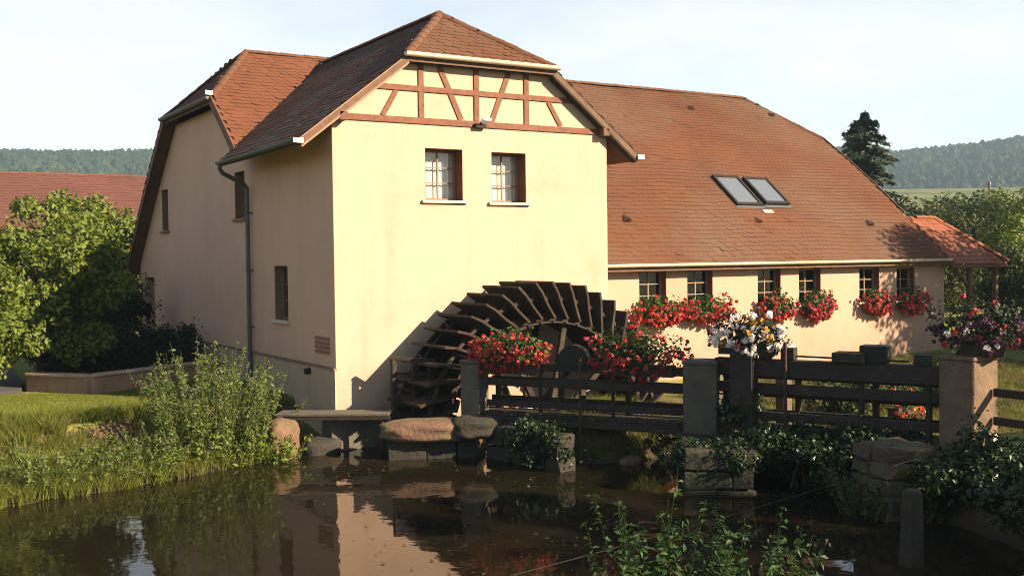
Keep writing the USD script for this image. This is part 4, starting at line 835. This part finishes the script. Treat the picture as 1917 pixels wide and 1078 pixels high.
# --- flowers
def flowers(name, label, c, size, yaw, seed, mix, nleaf=900, nfl=60, leafm='leaf_geranium', box_=None, cat='planter', group=None, leaf=.07, fr=.05, hang=.35):
    """a box of foliage with blossom heads; c = centre of the box top; mix = [(petal material, share)]"""
    rg = np.random.default_rng(seed); c = np.array(c, float); L, D, H = size; ca, sa = math.cos(yaw), math.sin(yaw); ax = np.array([[ca, sa, 0], [-sa, ca, 0], [0, 0, 1]])
    t = thing(name, label, cat, c, group)
    bl, bd, bh = box_ or (L * .8, .2, .18)
    b = MB(); tk = .02
    for q, s in (((0, -bd / 2, -bh / 2), (bl, tk, bh)), ((0, bd / 2, -bh / 2), (bl, tk, bh)), ((-bl / 2, 0, -bh / 2), (tk, bd - tk, bh)), ((bl / 2, 0, -bh / 2), (tk, bd - tk, bh)), ((0, 0, -bh + .015), (bl - tk, bd - tk, tk))):
        b.obox(c + np.array(q) @ ax, ax, s)
    obj('box', b, 'planter_wood', t)
    obj('soil', MB().obox(c + np.array([0, 0, -.05]), ax, (bl - .05, bd - .05, .04)), 'dark_room', t)
    def spots(k, shell):
        u = unit(rg, k); r = 1 - shell * rg.random((k, 1)) ** 1.4; p = u * r
        lump = (.5 + 1.0 * meshkit.fbm(u * 2.6 + seed, 3, seed))[:, None]
        q = p * lump * np.array([L, D, H]) / 2 + [0, 0, H * (.5 - hang)]; return q, u
    q, u = spots(nleaf, .8); obj('foliage', leaf_mesh(c + q @ ax, u @ ax + rg.normal(size=q.shape) * .5 + [0, 0, .3], leaf, rg, aspect=.8), leafm, t)
    q, u = spots(nfl * 3, .12); sc_ = -.9 * u[:, 2] - .55 * u[:, 1] + rg.normal(size=len(u)) * .7; kk_ = np.argsort(-sc_)[:nfl]; q, u = q[kk_], u[kk_]; who = rg.choice(len(mix), nfl, p=np.array([m_[1] for m_ in mix]) / sum(m_[1] for m_ in mix))
    for k, (mm, _) in enumerate(mix):
        s = q[who == k] + u[who == k] * .03
        if not len(s): continue
        Pp, Nn = [], []
        for ctr in s:
            kk = 11; v = unit(rg, kk); Pp.append(ctr + v * fr * rg.uniform(.6, 1.25) * rg.uniform(.55, 1, (kk, 1))); Nn.append(v + rg.normal(size=(kk, 3)) * .3)
        obj('blossoms', leaf_mesh(c + np.vstack(Pp) @ ax, np.vstack(Nn) @ ax, fr * 1.25, rg, aspect=.9), mm, t)
    return t
RED = [('petal_red', .62), ('petal_orange', .38)]
flowers('flower_planter', 'planter of red and orange flowers in front of the wheel, nearest the left post', (2.40, -2.92, 1.80), (1.75, .7, .82), YAWB, 101, [('petal_red', .5), ('petal_orange', .4), ('petal_pink', .1)], 1500, 180, hang=.2, fr=.052, box_=(1.35, .22, .2))
flowers('flower_planter', 'shaded planter of dark red flowers just left of the broad concrete post', (3.80, -5.12, 1.84), (1.95, .8, .95), YAWB, 102, [('petal_red', .6), ('petal_pink', .4)], 1800, 125, leafm='leaf_mid', hang=.25, box_=(1.4, .22, .2))
flowers('flower_planter', 'planter of white and yellow flowers above the heavy beam', (4.80, -6.92, 2.26), (1.35, .7, .75), YAWB, 103, [('petal_white', .72), ('petal_yellow', .1), ('petal_pink', .18)], 1400, 80, leafm='leaf_dark', fr=.07, hang=.2, box_=(.95, .22, .16))
flowers('flower_planter', 'planter of purple and red flowers on top of the sandstone gatepost', (6.45, -10.35, 2.42), (1.6, 1.1, .9), YAWB, 104, [('petal_purple', .72), ('petal_pink', .2), ('petal_white', .08)], 1500, 90, leafm='leaf_dark', fr=.055, hang=.15, box_=(.6, .4, .2))
for k, (w, lab) in enumerate(zip(MW, ['flower box under the hall window nearest the wing', 'flower box under the second hall window from the wing', 'flower box under the third hall window, above the white flowers', 'flower box under the fourth hall window from the wing', 'flower box under the fifth hall window, half in shade', 'shaded flower box under the last hall window by the porch'])):
    x = (w[0] + w[2]) / 2 + .12
    flowers('window_box', lab, (x, HY0 - .20, w[1] - .08), (1.85 if k < 2 else 1.35, .62, .78 if k < 2 else .9), 0, 110 + k, RED if k < 3 else [('petal_red', .6), ('petal_pink', .4)], 950, 140 if k < 2 else 112, hang=.40, fr=.06, box_=(1.05, .2, .18), leaf=.085)
# --- garden behind the bridge
bush('garden_shrub', 'sunlit green shrub on the bank seen under the footbridge', (4.0, -3.75, .05), (1.7, .9, .55), 'leaf_light', 121, nclump=16, per=200, leaf=.08)
bush('garden_shrub', 'yellow green shrub seen between the rails of the right span', (10.6, -4.2, .15), (2.6, 1.5, 1.2), 'leaf_olive', 122, nclump=14, per=220, leaf=.11)
bush('garden_shrub', 'low olive shrub below the hall wall behind the gear boxes', (14.0, -1.6, .2), (3.0, 1.4, .85), 'leaf_olive', 123, nclump=16, per=220, leaf=.11)
bush('garden_shrub', 'low green shrub left of the sandstone gatepost', (12.8, -4.6, .2), (2.2, 1.5, 1.3), 'leaf_mid', 124, nclump=14, per=220, leaf=.11)
flowers('flower_bed', 'patch of orange flowers glimpsed between the rails', (9.6, -6.4, .75), (1.3, .8, .7), .3, 125, [('petal_orange', .8), ('petal_yellow', .2)], 600, 60, cat='flowers', hang=.3)
# --- ivy and undergrowth at the water
bush('ivy_bush', 'dark ivy spilling over the water below the heavy beam', (4.75, -8.15, -.05), (1.9, 1.7, 1.35), 'leaf_ivy', 131, nclump=26, per=300, leaf=.10, clr=.28)
bush('ivy_bush', 'ivy climbing beside the broad concrete post', (4.75, -6.95, .5), (.75, .7, 1.2), 'leaf_ivy', 132, nclump=14, per=200, leaf=.09)
bush('ivy_bush', 'dark creeper covering the bank below the sandstone gatepost', (5.3, -11.3, .25), (2.6, 1.9, 1.0), 'leaf_ivy', 133, nclump=26, per=320, leaf=.10, clr=.32)
bush('ivy_bush', 'dark creeper hanging over the water at the right edge', (4.7, -12.6, .0), (2.2, 1.8, 1.1), 'leaf_ivy', 134, nclump=22, per=320, leaf=.10, clr=.32)
bush('ivy_bush', 'ragged dark weeds hanging over the coursed stone abutment', (2.15, -4.15, .0), (.8, 2.0, 1.05), 'leaf_ivy', 135, nclump=30, per=200, leaf=.08, clr=.3)
bush('ivy_bush', 'dark creeper over the wide pier below the broad concrete post', (3.5, -7.5, .0), (1.3, 1.5, 1.0), 'leaf_ivy', 136, nclump=30, per=210, leaf=.085, clr=.3)
bush('ivy_bush', 'greener creeper on the right side of the mossy pier', (4.55, -10.85, .05), (1.0, .7, 1.0), 'leaf_mid', 137, nclump=18, per=170, leaf=.085, clr=.34)
bush('ivy_bush', 'tangle of dark leaves climbing the lower rails of the right span', (5.7, -8.9, .1), (1.3, 1.9, 1.35), 'leaf_ivy', 139, nclump=26, per=220, leaf=.09, clr=.28)
bush('ivy_bush', 'loose green leaves at the foot of the sandstone gatepost', (5.75, -10.75, .2), (1.2, 1.2, .85), 'leaf_mid', 140, nclump=22, per=200, leaf=.085, clr=.3)
bush('ivy_bush', 'dark undergrowth filling the gap between the ivy and the mossy pier', (5.1, -9.2, -.05), (1.3, 1.5, 1.0), 'leaf_ivy', 138, nclump=22, per=240, leaf=.09, clr=.32)
def stalks(name, label, base, rad, n, h, leafm, seed, leaf=.1, tip=None, lean=.25, per=16, cat='weeds', stemm='leaf_weed', outward=.35):
    rg = np.random.default_rng(seed); base = np.array(base, float); t = thing(name, label, cat, base); S = MB(); P, N, TP, TN = [], [], [], []
    for i in range(n):
        a, r = rg.uniform(0, 6.283), math.sqrt(rg.random()) ; x0, y0 = base[0] + math.cos(a) * r * rad[0], base[1] + math.sin(a) * r * rad[1]
        z0 = float(ground_z(np.array([x0]), np.array([y0]))[0]); z0 = max(z0, -.1)
        H = h * rg.uniform(.55, 1.1) * (1 - .3 * r); d = np.array([math.cos(a) * r * outward + rg.normal() * lean * .5, math.sin(a) * r * outward + rg.normal() * lean * .5, 1.0])
        ts = np.linspace(0, 1, 6); pts = np.array([[x0, y0, z0]]) + ts[:, None] * d * H; pts[:, :2] += (ts ** 2)[:, None] * d[:2] * H * .3
        S.tube(pts, np.linspace(.009, .003, 6), 4, cap=False)
        k = per; f = rg.random(k) ** .8; c = np.stack([np.interp(f, ts, pts[:, j]) for j in range(3)], -1); o = unit(rg, k) * [1, 1, .3]
        P.append(c + o * leaf * .55); N.append(o * .4 + [0, 0, .8] + rg.normal(size=(k, 3)) * .35)
        if tip and rg.random() < .65:
            kk = 14; f = 1 - .22 * rg.random(kk); c = np.stack([np.interp(f, ts, pts[:, j]) for j in range(3)], -1); TP.append(c + rg.normal(size=(kk, 3)) * .02); TN.append(unit(rg, kk))
    obj('stems', S, stemm, t); obj('leaves', leaf_mesh(np.vstack(P), np.vstack(N), leaf, rg, aspect=.42), leafm, t)
    if TP: obj('flower_spikes', leaf_mesh(np.vstack(TP), np.vstack(TN), .05, rg), tip, t)
    return t
stalks('tall_weeds', 'tall pale flowering weeds on the pond bank before the mill', (-2.7, -.35, .4), (1.0, .7), 230, 2.2, 'leaf_weed', 141, leaf=.095, tip='weed_tip', per=26, lean=.12, outward=.22)
stalks('tall_weeds', 'lower leafy weeds at the water edge right of the grass bank', (-1.95, -.72, .2), (.75, .45), 70, .75, 'leaf_light', 142, leaf=.11, per=18)
stalks('tall_weeds', 'rough yellow green weeds along the waterline at the far left', (-5.3, -1.35, .2), (1.7, .45), 90, .75, 'leaf_weed', 148, leaf=.10, tip='weed_tip', per=16)
stalks('tall_weeds', 'straggling weeds below the bare earth patch of the bank', (-3.7, -.75, .2), (.9, .5), 70, .8, 'leaf_light', 149, leaf=.10, tip='weed_tip', per=16)
stalks('tall_weeds', 'thin weeds leaning towards the plank walkway', (-1.55, .25, .5), (.5, .4), 14, 1.25, 'leaf_weed', 143, leaf=.10, tip='weed_tip', per=10, lean=.6)
stalks('foreground_plants', 'green leafy plants in the bottom foreground left of the other clump', (-3.5, -14.42, .4), (.22, .2), 46, 1.62, 'leaf_nettle', 144, leaf=.072, per=56, stemm='leaf_mid', cat='plants', outward=.14, lean=.14)
stalks('foreground_plants', 'lower green leafy plants in the bottom foreground right of the other clump', (-2.85, -14.86, .4), (.24, .2), 44, 1.48, 'leaf_nettle', 145, leaf=.072, per=56, stemm='leaf_mid', cat='plants', outward=.16, lean=.14)
stalks('pier_weeds', 'yellow green weeds sprouting from the sunlit mossy pier', (3.98, -10.05, .2), (.2, .4), 44, .95, 'leaf_olive', 146, leaf=.10, per=18)
stalks('pier_weeds', 'small weeds on the stones below the left concrete post', (2.05, -2.75, .5), (.25, .2), 14, .5, 'leaf_olive', 147, leaf=.08, per=14)
rgl = np.random.default_rng(171); k = 260; th_ = rgl.uniform(0, 1, k)
lx = np.where(th_ < .5, rgl.uniform(-5, 1.5, k), rgl.uniform(-3, 3.2, k)); ly = np.where(th_ < .5, rgl.uniform(-3.2, -1.6, k) - .12 * lx, rgl.uniform(-12, -3, k))
kk = shapely.contains_xy(WATER.buffer(-.15), lx, ly); P = np.stack([lx[kk], ly[kk], np.full(kk.sum(), .012)], -1)
tag(obj('floating_leaves', leaf_mesh(P, np.tile([0, 0, 1.0], (len(P), 1)) + rgl.normal(size=P.shape) * .08, .07, rgl, aspect=.6, bend=.05), 'leaf_olive'), 'scattered leaves and seed fluff floating on the brown water', 'leaves', kind='stuff')
# --- grass
def blades(seed, n, rad, h, w):
    rg = np.random.default_rng(seed); V, F = [], []
    for i in range(n):
        a, r = rg.uniform(0, 6.283), math.sqrt(rg.random()) * rad; p = np.array([math.cos(a) * r, math.sin(a) * r, -.03]); H = h * rg.uniform(.5, 1.15)
        l = rg.normal(size=2) * .45 + np.array([math.cos(a), math.sin(a)]) * .25; b = rg.uniform(0, 6.283); s = np.array([math.cos(b), math.sin(b), 0]) * w / 2; o = len(V)
        for t_, ww in ((0, 1), (.5, .8), (1, 0)):
            c = p + np.array([l[0] * t_ ** 1.6 * H, l[1] * t_ ** 1.6 * H, H * (t_ - .18 * t_ ** 2)])
            V += [c - s * ww, c + s * ww] if ww else [c]
        F += [[o, o + 1, o + 3], [o, o + 3, o + 2], [o + 2, o + 3, o + 4]]
    return MB().add(V, F)
def scatter(n, poly, seed):
    rg = np.random.default_rng(seed); a, b, c, d = poly.bounds; x, y = rg.uniform(a, c, n * 3), rg.uniform(b, d, n * 3); k = shapely.contains_xy(poly, x, y); return x[k][:n], y[k][:n], rg
bank = Polygon([(-12, -5), (-9, -3.3), (-6.5, -2.05), (-4.6, -1.75), (-3.2, -1.3), (-1.9, -.75), (-1.15, -.1), (-1.2, .6), (-3.2, 1.3), (-6.2, 1.75), (-12, 1.2)])
bank = bank.difference(affinity.rotate(affinity.scale(shapely.Point(-3.9, .55).buffer(1), 1.5, .38), -10))
x, y, rg = scatter(4200, bank, 151); z = ground_z(x, y)
instancer('/World/bank_grass', [blades(1, 26, .13, .34, .014), blades(2, 26, .13, .42, .012), blades(3, 22, .12, .30, .012)], np.stack([x, y, z], -1), rg.choice(3, len(x), p=[.45, .33, .22]), rg.uniform(.6, 1.35, len(x)), rg.uniform(0, 6.28, len(x)), ['grass_long', 'grass_lawn', 'grass_dry'], 'long yellow green grass on the sloping pond bank', 'grass')
lawn = Polygon([(-12, 1.0), (-6.2, 1.55), (-3.2, 1.1), (-1.2, .5), (-.15, .4), (-.15, 7.3), (-3.7, 5.5), (-4.9, 6.6), (-12, 7.1)])
x, y, rg = scatter(9000, lawn, 152); z = ground_z(x, y)
instancer('/World/lawn_grass', [blades(4, 34, .13, .075, .010), blades(5, 30, .12, .09, .009)], np.stack([x, y, z], -1), rg.choice(2, len(x), p=[.8, .2]), rg.uniform(.7, 1.3, len(x)), rg.uniform(0, 6.28, len(x)), ['grass_lawn', 'grass_long'], 'short mown lawn grass left of the mill', 'grass')
isl = Polygon([(2.8, -4.15), (3.3, -4.7), (4.6, -4.85), (6.2, -4.2), (7.6, -3.4), (8.6, -2.3), (5, -2.35), (2.8, -2.4)])
x, y, rg = scatter(900, isl, 154); z = ground_z(x, y)
instancer('/World/island_grass', [blades(8, 26, .13, .36, .013), blades(9, 24, .12, .30, .013)], np.stack([x, y, z], -1), rg.choice(2, len(x), p=[.55, .45]), rg.uniform(.6, 1.3, len(x)), rg.uniform(0, 6.28, len(x)), ['grass_long', 'grass_dry'], 'long dry grass on the bank between the wheel and the footbridge', 'grass')
bush('garden_shrub', 'second low sunlit shrub on the bank close to the dark pier', (4.9, -4.55, .0), (1.4, .8, .6), 'leaf_olive', 126, nclump=14, per=200, leaf=.08)
east = Polygon([(6.0, -3.6), (9.8, -1.2), (10, 1.6), (22, 1.8), (22, -6), (9, -9), (6.3, -8.6), (5.6, -6)])
x, y, rg = scatter(4200, east, 153); z = ground_z(x, y)
instancer('/World/garden_grass', [blades(6, 24, .14, .22, .013), blades(7, 24, .14, .28, .013)], np.stack([x, y, z], -1), rg.choice(2, len(x), p=[.6, .4]), rg.uniform(.6, 1.3, len(x)), rg.uniform(0, 6.28, len(x)), ['grass_long', 'grass_dry'], 'rough grass in the garden below the hall', 'grass')
# --- cable over the water and the old stake
cb = MB().tube([np.array([-6.2, -10.2, .0]) + np.array([10.9, -.8, 1.05]) * s - np.array([0, 0, .10 * 4 * s * (1 - s)]) for s in np.linspace(0, 1, 20)], .0045, 6)
tag(obj('cable', cb, 'timber_dark'), 'thin slack cable stretched low across the dark water', 'cable')
sk_ = thing('wooden_stake', 'dark old wooden stake standing in the water at the bottom right', 'stake', (2.55, -12.05, 0))
obj('shaft', MB().tube([(2.46, -12.1, -.8), (2.5, -12.08, 0), (2.56, -12.05, .45), (2.60, -12.02, .86)], [.15, .145, .135, .12], 12), 'timber_dark', sk_, smooth=40)
obj('top', MB().tube([(2.60, -12.02, .85), (2.60, -12.02, .91)], [.122, .09], 12), 'timber_dark', sk_)
